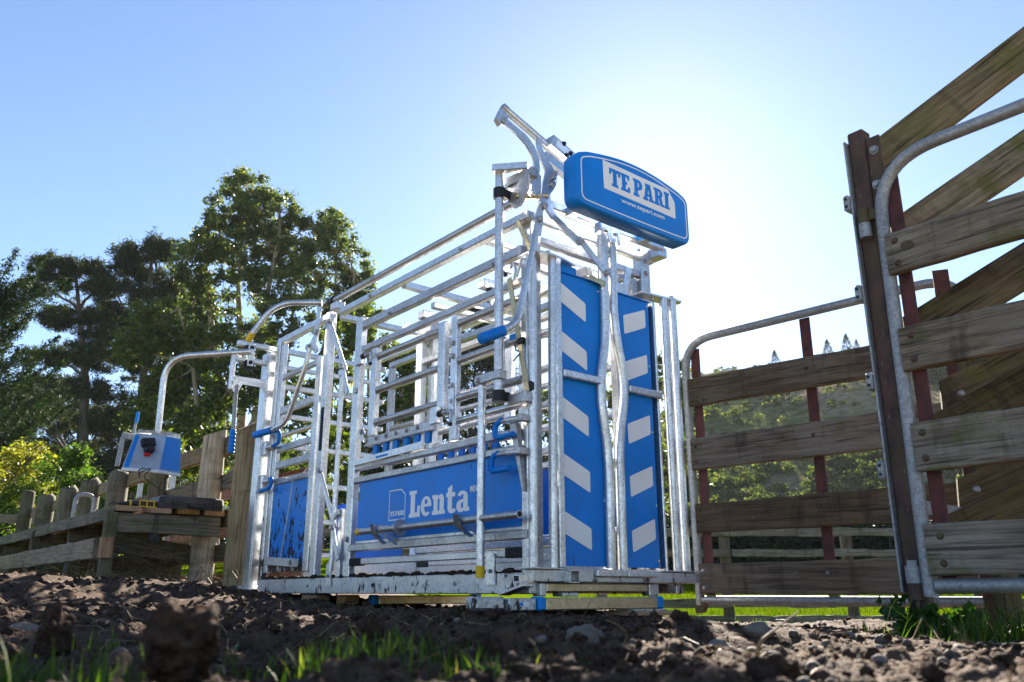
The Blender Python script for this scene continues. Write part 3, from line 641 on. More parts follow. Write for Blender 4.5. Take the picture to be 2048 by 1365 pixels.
# ------------------------------------------------------------------ crush sides. side(o, s): outer face at x = o, members run inwards by s
def side(o, s, full):
    X = lambda d: o + s * d
    def sb_(name, d0, d1, a0, a1, z0, z1, mat='galv', parent=None, bv=.005): return bx(name, min(X(d0), X(d1)), max(X(d0), X(d1)), a0, a1, z0, z1, mat, parent, bv)
    p6 = sb_('side_post', 0, .045, 1.750, 1.832, .192, 1.895)
    sb_('end_post', .004, .045, .036, .082, .192, 1.80, 'galv')
    sb_('side_rail', .004, .050, .083, 1.748, 1.806, 1.862, 'galv_bar')
    sb_('side_rail', .006, .045, .083, 1.748, 1.640, 1.682, 'galv_bar')
    # drop gate with three bars
    g = sb_('drop_gate_stile', .0, .040, 1.535, 1.605, 1.045, 1.628)
    sb_('stile', 0, .040, .765, .832, 1.085, 1.612, 'galv', g)
    for z in (1.567, 1.341, 1.131): tb('bar', [(X(.02), 1.534, z), (X(.02), .833, z)], .0225, 'galv_bar', g, 16)
    # second drop gate
    g2 = sb_('drop_gate_stile', .0, .036, .642, .702, .895, 1.616)
    for z in (1.566, 1.346, 1.131): tb('bar', [(X(.02), .641, z), (X(.02), .083, z)], .0225, 'galv_bar', g2, 16)
    tb('bar', [(X(.02), .641, 1.003), (X(.02), .083, 1.003)], .0185, 'galv', g2, 16)
    # squeeze beam with gripper teeth
    q = sb_('squeeze_beam', -.004, .040, .868, 1.612, .982, 1.040, 'galv_bar')
    sb_('ledge_rail', .0, .045, .083, 1.748, .846, .884, 'galv_bar')
    for k in range(6):
        a = 1.545 - k * .117
        MB().plate([(X(.012), a, .9815), (X(.012), a - .055, .9815), (X(.012), a - .048, .920), (X(.012), a - .002, .920)], (s * .02, 0, 0)).build('gripper_tooth', M['blue_soft'], q)
    sb_('panel_rail', -.003, .045, .083, 1.749, .764, .802, 'galv_bar')
    pan = MB().box(min(X(.016), X(.022)), max(X(.016), X(.022)), .084, 1.690, .404, .762, .001).build('side_panel', M['blue'], CR)
    sb_('panel_rail', -.003, .045, .037, 1.776, .343, .386, 'galv_bar'); sb_('panel_lip', .004, .014, .084, 1.690, .387, .403, 'galv', pan, .002)
    sb_('kick_rail', .0, .040, .208, 1.608, .262, .300, 'galv_low')
    rub = sb_('rubber_stop', -.004, .040, 1.612, 1.748, .256, .303, 'rubber'); rub2 = sb_('rubber_stop', -.004, .040, .084, .204, .258, .307, 'rubber')
    return g, g2, q, pan, rub, rub2, p6
gL, g2L, qL, panL, rubL, rub2L, p6L = side(0.0, 1, True)
gR, g2R, qR, panR, _, _, _ = side(.535, -1, False)
panL['label'] = 'long blue side panel with white lettering'
# ribs moulded into the rubber stops
for rb, a0, a1, z0, z1 in ((rubL, 1.62, 1.74, .262, .297), (rub2L, .092, .196, .264, .301)):
    n = int((a1 - a0) / .015)
    for k in range(n): MB().bar((-.0055, a0 + k * .015 + .004, z1), (-.0055, a0 + k * .015 + .012, z0), .003, .004, (0, 1, 0), .0008).build('rib', M['black'], rb)
# bolts on the drop gates
bolts(qL, [(-.006, 1.60 - .117 * k, 1.018) for k in range(6)], (-1, 0, 0), .010, .012)
for z in (1.452, 1.375, 1.205, 1.115, 1.06): bolts(g2L, [(-.002, .675, z)], (-1, 0, 0), .012, .013)
MB().box(-.008, -.001, .652, .700, 1.04, 1.19, .002).build('hinge_plate', M['galv'], g2L)
bolts(p6L, [(-.002, 1.77, 1.375), (-.002, 1.79, .42)], (-1, 0, 0), .014, .014)
bolts(CR, [(-.002, a, 1.82) for a in (1.40, .32)] + [(-.002, 1.66, 2.012), (-.002, .62, 2.004)], (-1, 0, 0), .009, .012)
# latches
def latch(a, z, hook=True, w=.085, bodymat='galv'):
    l = bx('latch_body', -.030, -.001, a + .03, a + .105, z - .05, z + .05, bodymat); MB().tube([(-.022, a + .03, z), (-.022, a - .055, z)], .016, 14).build('spring_sleeve', M['galv_bar'], l)
    MB().tube([(-.022, a + .02, z), (-.022, a - .02, z)], .0185, 14).build('spring', M['rubber'], l)
    if hook: MB().tube(arc_path([(-.022, a - .056, z), (-.022, a - .10, z), (-.034, a - .105, z - .07)], .02), .010, 10).build('pull_hook', M['galv'], l); MB().tube([(-.034, a - .105, z - .069), (-.035, a - .106, z - .085)], .012, 10).build('hook_tip', M['rubber'], l)
    return l
latch(1.655, 1.588); latch(.745, 1.055)
# step ledge with notched strip
ld = MB().plate([(-.002, 1.74, .874), (-.002, .935, .884), (-.002, .935, .925), (-.002, 1.72, .908)], (-.022, 0, 0)).build('slide_ledge', M['galv'], CR)
MB().plate([(-.0245, 1.44, .886), (-.0245, 1.30, .888), (-.0245, 1.30, .902), (-.0245, 1.44, .900)], (-.001, 0, 0)).build('sticker', M['blue_light'], ld)
# pivots beneath the drop gate
for a, z in ((1.66, 1.075), (.835, 1.062)):
    pv = MB().plate([(-.003, a - .03, z - .06), (-.003, a + .025, z - .03), (-.003, a + .02, z + .03), (-.003, a - .02, z + .03)], (-.007, 0, 0)).build('pivot_plate', M['galv'], gL); bolts(pv, [(-.010, a, z + .01)], (-1, 0, 0), .014, .016)

# lettering on the long blue panel
PX = .0145
curve_mesh('lettering', slab_text('Lenta', .150, .582, .045), M['white'], panL, mtx_side(PX, 1.100, .508), .0006, 'big white slab lettering reading Lenta')
fo = [(0, 0), (.180, 0), (.180, .145), (.132, .178), (0, .178)]; fi = [(.006, .006), (.174, .006), (.174, .142), (.130, .172), (.006, .172)]
curve_mesh('logo_frame', [fo, fi], M['white'], panL, mtx_side(PX, 1.322, .504), .0006)
curve_mesh('logo_lettering', slab_text('TE PARI', .027, .150, .04), M['white'], panL, mtx_side(PX, 1.304, .530), .0006, 'small white lettering reading TE PARI')
text_mesh('model_lettering', 'MX', .033, M['white'], panL, mtx_side(PX, .512, .603), .066, .02, 'small white raised lettering reading MX')
MB().box(-.001, .0145, .30, .53, .575, .665, .001).build('model_plate', M['blue'], panL) if False else None

# top rails, left and right
bx('top_rail', 0, .050, .02, 2.105, 1.994, 2.040, 'galv'); bx('top_rail', .001, .048, 2.30, 3.085, 2.002, 2.055, 'galv'); bx('top_rail', 1.05, 1.10, .21, 3.15, 1.994, 2.040, 'galv_bar')
bx('top_rail', 1.055, 1.095, .21, 3.1, 1.80, 1.85, 'galv_bar')
tt = tb('slide_tube', [(.012, .0, 2.130), (.012, 2.26, 2.130)], .0235, 'galv_bar', None, 18)
for a in (2.19,): MB().tube([(.012, a, 2.130), (.012, a + .07, 2.130)], .034, 16).build('clamp', M['black'], tt)
MB().box(-.02, .05, 2.10, 2.20, 2.041, 2.10, .006).build('clamp_block', M['galv'], CR)
for a, z in ((.42, 2.0), (1.30, 1.985), (2.14, 1.985)): bx('roof_cross_beam', .052, 1.048, a, a + .045, z, z + .045, 'galv')
bx('roof_cross_beam', .047, 1.03, .95, .99, 1.75, 1.79, 'galv')
# rollers and brackets hung under the roof
for a, b in ((.78, .30), (1.52, .34), (.52, .22)):
    MB().box(b, b + .09, a, a + .075, 1.90, 1.955, .006).build('roller_bracket', M['galv'], CR); MB().tube([(b + .045, a + .02, 1.895), (b + .045, a + .02, 1.885)], .016, 10).build('roller_nut', M['rubber'], CR)
MB().box(.36, .40, .40, 1.9, 1.865, 1.90, .004).build('roof_rail', M['galv_bar'], CR); MB().box(.70, .74, .25, 3.0, 1.90, 1.94, .004).build('roof_rail', M['galv'], CR)
MB().bar((.36, 1.48, 1.78), (.36, 1.78, 1.905), .04, .05).build('roof_strut', M['galv'], CR); MB().bar((.38, .80, 1.80), (.38, .66, 1.90), .03, .035).build('roof_strut', M['galv'], CR)
MB().box(.30, .37, 1.36, 1.44, 1.755, 1.825, .006).build('roof_clamp', M['galv'], CR)
# far-side frame posts and bars
for a in (.60, 1.20, 2.15, 3.10): bx('outer_post', 1.05, 1.10, a, a + .05, .19, 1.993, 'galv_bar')
for z in (.45, .80, 1.15, 1.45): tb('outer_bar', [(1.075, .21, z), (1.075, 3.10, z)], .02, 'galv_bar')
bx('squeeze_post', .54, .60, 1.70, 1.75, .19, 1.9, 'galv'); bx('squeeze_post', .54, .60, .36, .41, .19, 1.9, 'galv')
MB().bar((.57, 1.72, 1.25), (.72, 1.95, 1.55), .012, .06).build('squeeze_arm', M['galv'], CR); MB().bar((.57, .40, 1.2), (.80, .55, 1.5), .012, .06).build('squeeze_arm', M['galv'], CR)
tb('inside_hook', arc_path([(.49, 2.42, .985), (.49, 2.30, .98), (.49, 2.24, 1.03)], .03), .013, 'blue_soft')
bx('kick_board', .50, .512, .05, 3.0, .20, .335, 'galv_low'); MB().box(.505, .512, 1.95, 2.9, .336, .75, .001).build('inner_panel', M['blue'], CR)

# long poles on brackets outside the left side
po = tb('slide_pole', [(-.10, .132, 1.035), (-.10, .132, 2.285)], .0235, 'galv', None, 18)
MB().tube([(-.10, .132, 1.035), (-.10, .132, 1.055)], .026, 16).build('pole_foot', M['galv_low'], po)
for z in (2.115, 1.005): MB().tube([(-.10, .132, z), (-.10, .132, z + .055)], .034, 18).build('pole_clamp', M['black'], po); MB().box(-.095, -.045, .10, .155, z + .004, z + .05, .006).build('clamp_arm', M['black'], po)
MB().box(-.128, -.072, .098, .298, 1.114, 1.164, .005).build('pole_bracket', M['galv_bar'], po); bolts(po, [(-.129, .272, 1.135)], (-1, 0, 0), .013, .012)
MB().box(-.062, -.020, -.03, .11, .985, 1.04, .004).build('pole_bracket', M['galv_bar'], po)
p2o = tb('drop_pole', [(-.10, .268, .222), (-.10, .268, 1.113)], .0205, 'galv', None, 18)
MB().tube([(-.10, .268, .166), (-.10, .268, .2215)], .0215, 18).build('yellow_end', M['yellow'], p2o)
# bracing flat bars by the head
MB().bar((-.018, .150, 1.685), (-.018, .006, 1.045), .008, .034, (0, 1, 0)).build('stay_bar', M['gold_zinc_and_bounce'], CR)
MB().bar((.0, .10, 2.0), (.03, .02, 1.80), .01, .032, (0, 1, 0)).build('stay_bar', M['gold_zinc_and_bounce'], CR)
hk = MB().tube(arc_path([(-.02, .11, 1.66), (-.02, .09, 1.72), (-.02, .115, 1.76), (-.02, .14, 1.735)], .02), .007, 8).build('double_hook', M['galv'], CR)
MB().tube(arc_path([(-.02, .09, 1.67), (-.02, .06, 1.73), (-.02, .045, 1.765), (-.02, .015, 1.75), (-.02, .02, 1.72)], .02), .007, 8).build('hook_arm', M['galv'], hk)
MB().plate([(-.004, .128, .90), (-.004, .08, .90), (-.004, .028, .60), (-.004, .03, .56)], (-.030, 0, 0)).build('gusset', M['galv_bar'], CR)
MB().box(-.02, .03, -.02, .03, 1.045, 1.10, .01).build('knob_block', M['black'], CR)
# blue hooked bolts
for z, a in ((.912, .165), (.750, .195)):
    bo = tb('bolt_pin', [(-.05, .01, z), (-.05, a + .01, z + .006)], .012, 'galv_bar'); MB().tube([(-.05, .03, z), (-.05, .12, z + .004)], .017, 14).build('spring', M['galv_low'], bo)
    MB().tube(arc_path([(-.05, a, z + .012), (-.05, a + .055, z - .005), (-.058, a + .052, z - .075), (-.06, a - .10, z - .073)], .035), .0145, 12).build('blue_hook', M['blue_soft'], bo)
MB().box(-.07, -.001, .0, .03, .895, .93, .004).build('pin_bracket', M['galv_bar'], CR); MB().box(-.07, -.001, .012, .04, .735, .77, .004).build('pin_bracket', M['galv_bar'], CR)
cl_ = MB().tube(arc_path([(-.01, .055, 1.33), (-.03, .09, 1.32), (-.03, .085, 1.27), (-.01, .05, 1.26), (-.03, .07, 1.24), (-.03, .1, 1.22)], .02), .004, 8).build('cable_loop', M['black'], CR)
MB().box(-.03, -.004, .03, .08, 1.30, 1.335, .006).build('cable_grommet', M['black'], CR); MB().box(-.012, -.003, .20, .27, 1.16, 1.36, .004).build('indicator_plate', M['galv'], CR)
MB().box(-.0045, -.0035, .10, .165, 1.345, 1.378, .0003).build('sticker', M['blue_light'], CR)

# rear section: vet gate between the rear frame and the main post
bx('main_post', 0, .050, 2.218, 2.296, .192, 2.06, 'galv'); bx('main_post', .0, .045, 1.875, 1.925, .192, .62, 'galv')
v2 = bx('vet_gate_stile', .004, .04, 2.992, 3.052, .235, 1.985, 'galv'); bx('stile', .004, .042, 2.335, 2.412, .235, 1.745, 'galv', v2)
for z0, z1, m_ in ((1.692, 1.735, 'galv_bar'), (1.412, 1.468, 'galv_bar'), (1.118, 1.168, 'galv_bar'), (.992, 1.046, 'galv_bar'), (.872, .920, 'galv_bar'), (.240, .296, 'galv_mud')):
    bx('rail', .006, .036, 2.413, 2.991, z0, z1, m_, v2)
MB().box(.014, .020, 2.413, 2.991, .297, .871, .001).build('rear_panel', M['blue_mud'], CR, 'short blue rear panel splashed with mud')
bx('rear_post', -.004, .045, 3.060, 3.120, .192, 2.050, 'galv_mud'); rp = bx('rear_channel', -.045, .02, 3.165, 3.300, .10, 1.95, 'galv'); bx('channel_lip', -.055, -.046, 3.165, 3.19, .10, 1.95, 'galv', rp)
bx('channel_foot', -.07, .03, 3.18, 3.33, .085, .15, 'galv_low', rp)
# chain with its keeper block
ch = []
P0 = [Vector((-.012, 2.62, .885)), Vector((-.014, 2.66, .60)), Vector((-.016, 2.72, .335))]
n = 46
for k in range(n):
    t_ = k / n; p = P0[0] * (1 - t_) ** 2 + P0[1] * 2 * t_ * (1 - t_) + P0[2] * t_ * t_
    mb = MB(); d = Vector((0, .012, -.012)) if False else Vector((0, .0015, -.0085)); q = Vector((0, .0045, 0)) if k % 2 else Vector((.0045, 0, 0))
    mb.tube([p - d + q * .6, p - d * .5 + q, p + d * .5 + q, p + d + q * .6, p + d - q * .6, p + d * .5 - q, p - d * .5 - q, p - d - q * .6, p - d + q * .6], .0016, 5); ch.append(mb)
cm = MB()
for mb in ch: cm.add(mb.v, mb.f)
for s0, s1 in (((-.012, 2.62, .885), (-.012, 2.40, .935)), ((-.012, 2.62, .885), (-.012, 2.80, .915))):
    s0, s1 = Vector(s0), Vector(s1)
    for k in range(22):
        p = s0.lerp(s1, k / 22); p.z -= .02 * math.sin(math.pi * k / 22); d = (s1 - s0).normalized() * .0085; q = Vector((0, 0, .0045)) if k % 2 else Vector((.0045, 0, 0))
        cm.tube([p - d + q * .6, p - d * .5 + q, p + d * .5 + q, p + d + q * .6, p + d - q * .6, p + d * .5 - q, p - d * .5 - q, p - d - q * .6, p - d + q * .6], .0016, 5)
cm.build('chain', M['galv'], CR, None, 35, 'stuff')
kb = MB().bar((-.03, 2.92, .318), (-.03, 2.44, .292), .045, .055).build('keeper_block', M['galv_low'], CR); bolts(kb, [(-.053, 2.47, .295)], (-1, 0, 0), .016, .016)
for z, k_ in ((.905, 0), (1.165, 1)):
    lb = bx('latch_body', -.04, -.006, 3.10, 3.21, z - .055, z + .055, 'galv'); MB().tube([(-.028, 3.10, z), (-.028, 2.98, z)], .016, 14).build('spring_sleeve', M['galv_low'], lb)
    path = [(-.03, 2.99, z + .01), (-.035, 2.94, z + .012), (-.04, 2.95, z - .06), (-.05, 3.10, z - .075)] if k_ == 0 else [(-.03, 2.98, z), (-.035, 2.86, z + .01), (-.04, 2.86, z + .10), (-.05, 3.03, z + .11)]
    MB().tube(arc_path(path, .04), .015, 12).build('blue_hook', M['blue_soft'], lb)
# rear lever with blue grip, slotted plate above it
pl_ = MB().plate([(-.03, 2.36, 2.11), (-.03, 2.30, 2.11), (-.03, 2.34, 1.83), (-.03, 2.31, 1.77), (-.03, 2.35, 1.755), (-.03, 2.41, 1.80), (-.03, 2.50, 1.81), (-.03, 2.53, 1.835), (-.03, 2.44, 1.86), (-.03, 2.40, 1.90)], (-.010, 0, 0)).build('lever_plate', M['galv'], CR)
bolts(pl_, [(-.04, 2.345, 1.915), (-.04, 2.46, 1.828)], (-1, 0, 0), .018, .02, 'galv_bar')
rl = tb('rear_lever', arc_path([(-.06, 2.40, 1.80), (-.07, 2.43, 1.66), (-.08, 2.66, 1.285), (-.08, 2.92, 1.270)], .07, 8), .0185, 'galv'); grip(rl, (-.08, 2.90, 1.270), (-.08, 3.23, 1.279), .026)
tb('hoop_arm', arc_path([(-.035, 2.30, 2.130), (-.30, 2.515, 2.13), (-.432, 2.622, 1.865)], .20, 10), .0215, 'galv'); MB().tube([(-.418, 2.611, 1.893), (-.437, 2.627, 1.835)], .0235, 16).build('yellow_end', M['yellow'], CR)
# rubber strip on the main post
rs = MB().box(-.006, -.001, 2.228, 2.262, 1.04, 1.345, .001).build('rubber_strip', M['rubber'], CR)
for k in range(14): MB().bar((-.0075, 2.23, 1.06 + k * .02), (-.0075, 2.26, 1.05 + k * .02), .003, .006, (0, 0, 1), .0008).build('rib', M['black'], rs)
# folding braces and the vertical lever rod
for z0 in (1.965, .895):
    f1 = MB().bar((-.012, 2.205, z0), (-.012, 1.935, z0 - .40), .012, .042, (0, 1, 0)).build('folding_brace', M['galv'], CR); MB().bar((-.026, 1.945, z0 - .385), (-.026, 1.85, z0 - .60), .012, .042, (0, 1, 0)).build('brace_link', M['galv'], f1)
    bolts(f1, [(-.033, 1.94, z0 - .395), (-.02, 2.20, z0)], (-1, 0, 0), .014, .016)
tb('lever_rod', [(.0, 1.975, .23), (.0, 1.99, 1.53)], .017, 'galv'); MB().bar((-.01, 2.01, 1.53), (-.01, 1.92, 1.57), .02, .05).build('rod_bracket', M['galv'], CR); MB().bar((-.01, 1.98, .555), (-.01, 1.90, .60), .02, .035).build('rod_bracket', M['galv'], CR)

# rear slide gate across the back
for z0, z1 in ((1.962, 2.005), (1.835, 1.875), (1.675, 1.715)): bx('slide_rail', -.30, 1.04, 3.175, 3.215, z0, z1, 'galv') if z0 > 1.95 else bx('slide_rail', -.30, -.046, 3.175, 3.215, z0, z1, 'galv')
for z0, z1 in ((1.832, 1.866), (1.668, 1.710), (1.430, 1.470), (1.19, 1.23), (.90, .94), (.62, .66), (.36, .40)): bx('rear_gate_bar', .03, 1.04, 3.18, 3.215, z0, z1, 'galv')
bx('slide_stile', -.335, -.302, 3.175, 3.215, 1.60, 1.88, 'galv'); MB().plate([(-.32, 3.17, 1.675), (-.04, 3.17, 1.675), (-.04, 3.17, 1.60), (-.09, 3.17, 1.645), (-.24, 3.17, 1.650), (-.27, 3.17, 1.58), (-.31, 3.17, 1.58)], (0, -.008, 0)).build('slide_bracket', M['galv'], CR)
tl_ = tb('slide_lever', [(-.285, 3.17, 1.64), (-.277, 3.17, 1.28)], .016, 'galv_dull'); grip(tl_, (-.277, 3.17, 1.29), (-.275, 3.17, 1.11), .024)
rb_ = MB().box(-.222, -.172, 3.15, 3.165, 1.80, 1.985, .008).build('roller_plate', M['galv'], CR); bolts(rb_, [(-.197, 3.15, 1.95), (-.197, 3.15, 1.83)], (0, -1, 0), .012, .012, 'black'); MB().tube([(-.20, 3.17, 1.815), (-.20, 3.20, 1.815)], .045, 18).build('roller', M['black'], rb_); MB().tube([(-.215, 3.165, 1.94), (-.215, 3.20, 1.94)], .035, 16).build('roller', M['black'], rb_)

# control box on its bent arm
ca = tb('control_arm', arc_path([(-.215, 3.10, 1.905), (-.69, 3.67, 1.90), (-.682, 3.66, 1.27)], .22, 10), .0235, 'galv', None, 18)
Nb, Lb, Rb = Vector((-.672, 3.56, .985)), Vector((-.925, 3.60, .985)), Vector((-.478, 3.655, .985)); Bb = Lb + Rb - Nb
Nt, Lt, Rt = Vector((-.632, 3.62, 1.262)), Vector((-.850, 3.655, 1.262)), Vector((-.492, 3.69, 1.262)); Bt = Lt + Rt - Nt
bxm = MB().add([Nb, Rb, Bb, Lb, Nt, Rt, Bt, Lt], [(0, 1, 2, 3), (4, 5, 6, 7), (0, 1, 5, 4), (1, 2, 6, 5), (2, 3, 7, 6), (3, 0, 4, 7)]).build('control_box', M['grey_board'], CR, 'small grey and blue control box hung on a bent tube')
def face_pt(q, u, v, off):   # q: bottom-left, bottom-right, top-right, top-left
    p = (q[0] * (1 - u) + q[1] * u) * (1 - v) + (q[3] * (1 - u) + q[2] * u) * v; nn = (q[1] - q[0]).cross(q[3] - q[0]).normalized(); return p + nn * off
qf = [Lb, Nb, Nt, Lt]; qs = [Nb, Rb, Rt, Nt]
def panel(q, u0, u1, v0, v1, mat, nm, off=.002):
    MB().add([face_pt(q, u0, v0, off), face_pt(q, u1, v0, off), face_pt(q, u1, v1, off), face_pt(q, u0, v1, off), face_pt(q, u0, v0, -.002), face_pt(q, u1, v0, -.002), face_pt(q, u1, v1, -.002), face_pt(q, u0, v1, -.002)], [(0, 1, 2, 3), (4, 5, 6, 7), (0, 1, 5, 4), (1, 2, 6, 5), (2, 3, 7, 6), (3, 0, 4, 7)]).build(nm, M[mat], bxm)
panel(qs, .05, .97, .05, .985, 'blue', 'side_sheet'); panel(qf, .04, .17, .04, .96, 'blue', 'side_sheet')
MB().bar(Lb + Vector((0, 0, -.008)), Nb + Vector((0, 0, -.008)), .02, .022).build('bottom_trim', M['white'], bxm); MB().bar(Nb + Vector((0, 0, -.009)), Rb + Vector((0, 0, -.009)), .02, .022).build('bottom_trim', M['white'], bxm)
MB().add([Nt + Vector((0, 0, .004)), Rt + Vector((0, 0, .004)), Bt + Vector((0, 0, .004)), Lt + Vector((0, 0, .004)), Nt + Vector((.01, .02, .04)), Rt + Vector((-.01, 0, .04)), Bt + Vector((0, 0, .04)), Lt + Vector((.03, .02, .04))], [(0, 1, 2, 3), (4, 5, 6, 7), (0, 1, 5, 4), (1, 2, 6, 5), (2, 3, 7, 6), (3, 0, 4, 7)]).build('clear_cover', M['clear'], bxm)
jb = MB(); c1 = face_pt(qf, .55, .62, .025); c2 = face_pt(qf, .62, .45, .03); c0 = face_pt(qf, .45, .85, .02)
jb.bar(c0, c1, .05, .10, (1, 0, 0), .008); jb.bar(c1, c2, .06, .07, (1, 0, 0), .008)
jo = jb.build('joystick_bracket', M['black'], bxm); c3 = face_pt(qf, .52, .36, .045); MB().tube([c3 - Vector((.012, 0, 0)), c3 + Vector((.03, 0, 0))], .014, 12).build('red_button', M['red_plastic'], jo)
cab = [face_pt(qf, .62, .02, .01), face_pt(qf, .45, -.02, .012), face_pt(qf, .55, -.28, .012), face_pt(qf, .50, -.12, .03), face_pt(qf, .80, .04, .02), face_pt(qf, .62, -.25, .03), face_pt(qf, .95, -.42, .01), face_pt(qf, 1.25, -.55, -.02), face_pt(qs, .35, -.22, -.01), face_pt(qs, .5, -.14, -.02)]
MB().tube(arc_path(cab, .03, 5), .0042, 8).build('cable', M['black'], bxm); MB().bar(cab[-2], cab[-1] + Vector((.01, 0, .01)), .012, .016).build('plug', M['black'], bxm)
bh = MB().tube([(-.80, 3.90, 1.29), (-.79, 3.89, 1.40)], .014, 12, r1=.009).build('back_lever', M['galv_dull'], CR); MB().tube([(-.79, 3.89, 1.385), (-.786, 3.888, 1.475)], .013, 12).build('grip', M['blue_light'], bh); MB().tube([(-.82, 3.90, 1.275), (-.77, 3.90, 1.275)], .026, 16).build('lever_boss', M['galv_dull'], bh)
MB().bar((-.90, 3.80, 1.262), (-.56, 3.93, 1.262), .03, .045).build('back_bracket', M['galv_dull'], CR); MB().bar((-.895, 3.80, 1.25), (-.91, 3.80, 1.02), .03, .03, (0, 1, 0)).build('back_bracket', M['galv_dull'], CR)
# mud lying on the chassis edge and floor
rng = np.random.RandomState(3)

# ------------------------------------------------------------------ loose bar resting in side brackets
for a in (1.205, .385):
    br = MB().plate([(-.002, a + .06, .455), (-.05, a + .055, .475), (-.125, a + .05, .475), (-.125, a + .03, .462), (-.118, a + .04, .425), (-.075, a + .035, .42), (-.004, a, .36), (-.004, a - .03, .36)], (0, .006, .0)).build('bar_bracket', M['galv'], CR)
    MB().plate([(-.135, a + .07, .476), (-.135, a + .03, .476), (-.135, a + .02, .43), (-.125, a - .04, .372), (-.10, a - .06, .362), (-.10, a - .02, .362), (-.125, a + .07, .42)], (.006, 0, 0)).build('bracket_cheek', M['galv'], br)
Mw = CR.matrix_basis.copy()
def crush_thing(name, x, y, z, label, cat, group=None):
    p = Matrix.Rotation(math.atan2(1424, 1739), 4, 'Z') @ Vector((x, y, z)) + Vector((0.0943, 4.0, 0))
    return empty(name, p, math.atan2(1424, 1739), label, cat, group)
E_ = crush_thing('rump_bar', -.10, 0, .444, 'loose galvanised pipe with yellow end lying in side brackets', 'pipe')
MB().tube([(0, -.03, .002), (0, 1.44, 0)], .0185, 18, hollow=.22).build('pipe', M['galv_bar'], E_)
MB().tube([(0, 1.4405, 0), (0, 1.485, 0)], .0196, 18).build('yellow_end', M['yellow'], E_); MB().tube([(0, 1.00, 0), (0, 1.008, 0)], .046, 26).build('washer', M['galv_bar'], E_)
# weigh bars under the chassis
def weigh_bar(x, y, z, L, label, z_h=.056):
    w = crush_thing('weigh_bar', x, y, z, label, 'weigh bar', 'weigh bars under the crush')
    MB().box(.045, L - .05, -.035, .035, 0, z_h, .006).build('bar', M['gold_zinc_and_bounce'], w)  # tan tone paints in the light bounced up under the chassis
    MB().box(0, .0448, -.037, .037, -.002, z_h + .004, .010).build('end_cap', M['blue_light'], w); MB().box(L - .0498, L, -.037, .037, -.002, z_h + .004, .010).build('end_cap', M['blue_light'], w)
    return w
w1 = weigh_bar(-.03, -.045, .021, .85, 'blue capped weigh bar under the head gate')
wb = MB().box(-.16, -.002, -.02, .06, .0, .054, .006).build('end_block', M['galv_low'], w1); MB().box(-.10, -.045, -.0215, -.0195, .018, .038, .0004).build('label_plate', M['white'], wb); MB().box(-.10, -.083, -.0225, -.0217, .02, .036, .0003).build('label_mark', M['blue_light'], wb)
MB().box(-.33, -.165, .0, .08, .005, .06, .01).build('end_block', M['galv_low'], w1)
MB().box(.20, .30, .02, .10, .06, .078, .004).build('mount_plate', M['galv_low'], w1)
w2 = weigh_bar(.24, 1.88, .025, .85, 'blue capped weigh bar deeper under the crush floor')
for a, b0, b1, lab in ((.02, .55, .95, 'small board packed under the front weigh bar end'), ):
    pk = crush_thing('packing_board', .70, -.03, .0, lab, 'board'); MB().box(-.18, .18, -.09, .09, -.01, .012, .004).build('board', M['wood_fresh'], pk); MB().box(-.14, .10, -.08, .05, .0122, .021, .003).build('shim', M['galv_low'], pk)
# timber blocks under the rear
for k, (x, y, w, l) in enumerate(((.02, 2.20, .10, .22), (.05, 1.86, .10, .12))):
    bk = crush_thing('timber_block', x, y, .02, ('longer' if k == 0 else 'shorter') + ' pale timber block wedged under the chassis beam', 'timber block', 'timber blocks under the chassis'); MB().box(0, w, 0, l, 0, .065, .006).build('block', M['wood_fresh'], bk)

# ------------------------------------------------------------------ timber pieces (each in its own frame, X along the grain)
_bs = [0]
def frame_mtx(p0, p1, up):
    p0, p1 = Vector(p0), Vector(p1); d = (p1 - p0); L = d.length; d.normalize(); u = Vector(up); u = u - d * u.dot(d)
    if u.length < 1e-4: u = d.orthogonal()
    u.normalize(); w = u.cross(d)
    return Matrix(((d.x, w.x, u.x, p0.x), (d.y, w.y, u.y, p0.y), (d.z, w.z, u.z, p0.z), (0, 0, 0, 1))), L
def board(name, parent, p0, p1, h, t, mat, up=(0, 0, 1), jit=.004, label=None, seg=.10, skew=0.0):
    _bs[0] += 1; rg = random.Random(_bs[0]); mx, L = frame_mtx(p0, p1, up); n = max(3, int(L / seg)); V = []; F = []
    c = min(.006, t * .2); ph = rg.random() * 9; ph2 = rg.random() * 9
    for k in range(n + 1):
        x = L * k / n; tz = jit * (math.sin(x * 5 + ph) * .5 + math.sin(x * 17 + ph2) * .3 + rg.uniform(-.6, .6)); bz = jit * (math.sin(x * 4 + ph2) * .5 + rg.uniform(-.6, .6)); wy = jit * .6 * math.sin(x * 2.3 + ph)
        e0 = rg.uniform(-.006, .006) if k in (0, n) else 0; H = h / 2; T = t / 2
        for (y, z, s_) in ((-T, -H + c + bz, -1), (-T + c, -H + bz, -1), (T - c, -H + bz, -1), (T, -H + c + bz, -1), (T, H - c + tz, 1), (T - c, H + tz, 1), (-T + c, H + tz, 1), (-T, H - c + tz, 1)): V.append((x + e0 + (skew * z if k == 0 else 0), y + wy, z))
    for k in range(n):
        for q in range(8): F.append((k * 8 + q, k * 8 + (q + 1) % 8, (k + 1) * 8 + (q + 1) % 8, (k + 1) * 8 + q))
    F += [tuple(range(8)), tuple(n * 8 + q for q in range(8))]
    o = MB().add(V, F).build(name, M[mat], parent, label, 40); o.matrix_basis = mx; return o
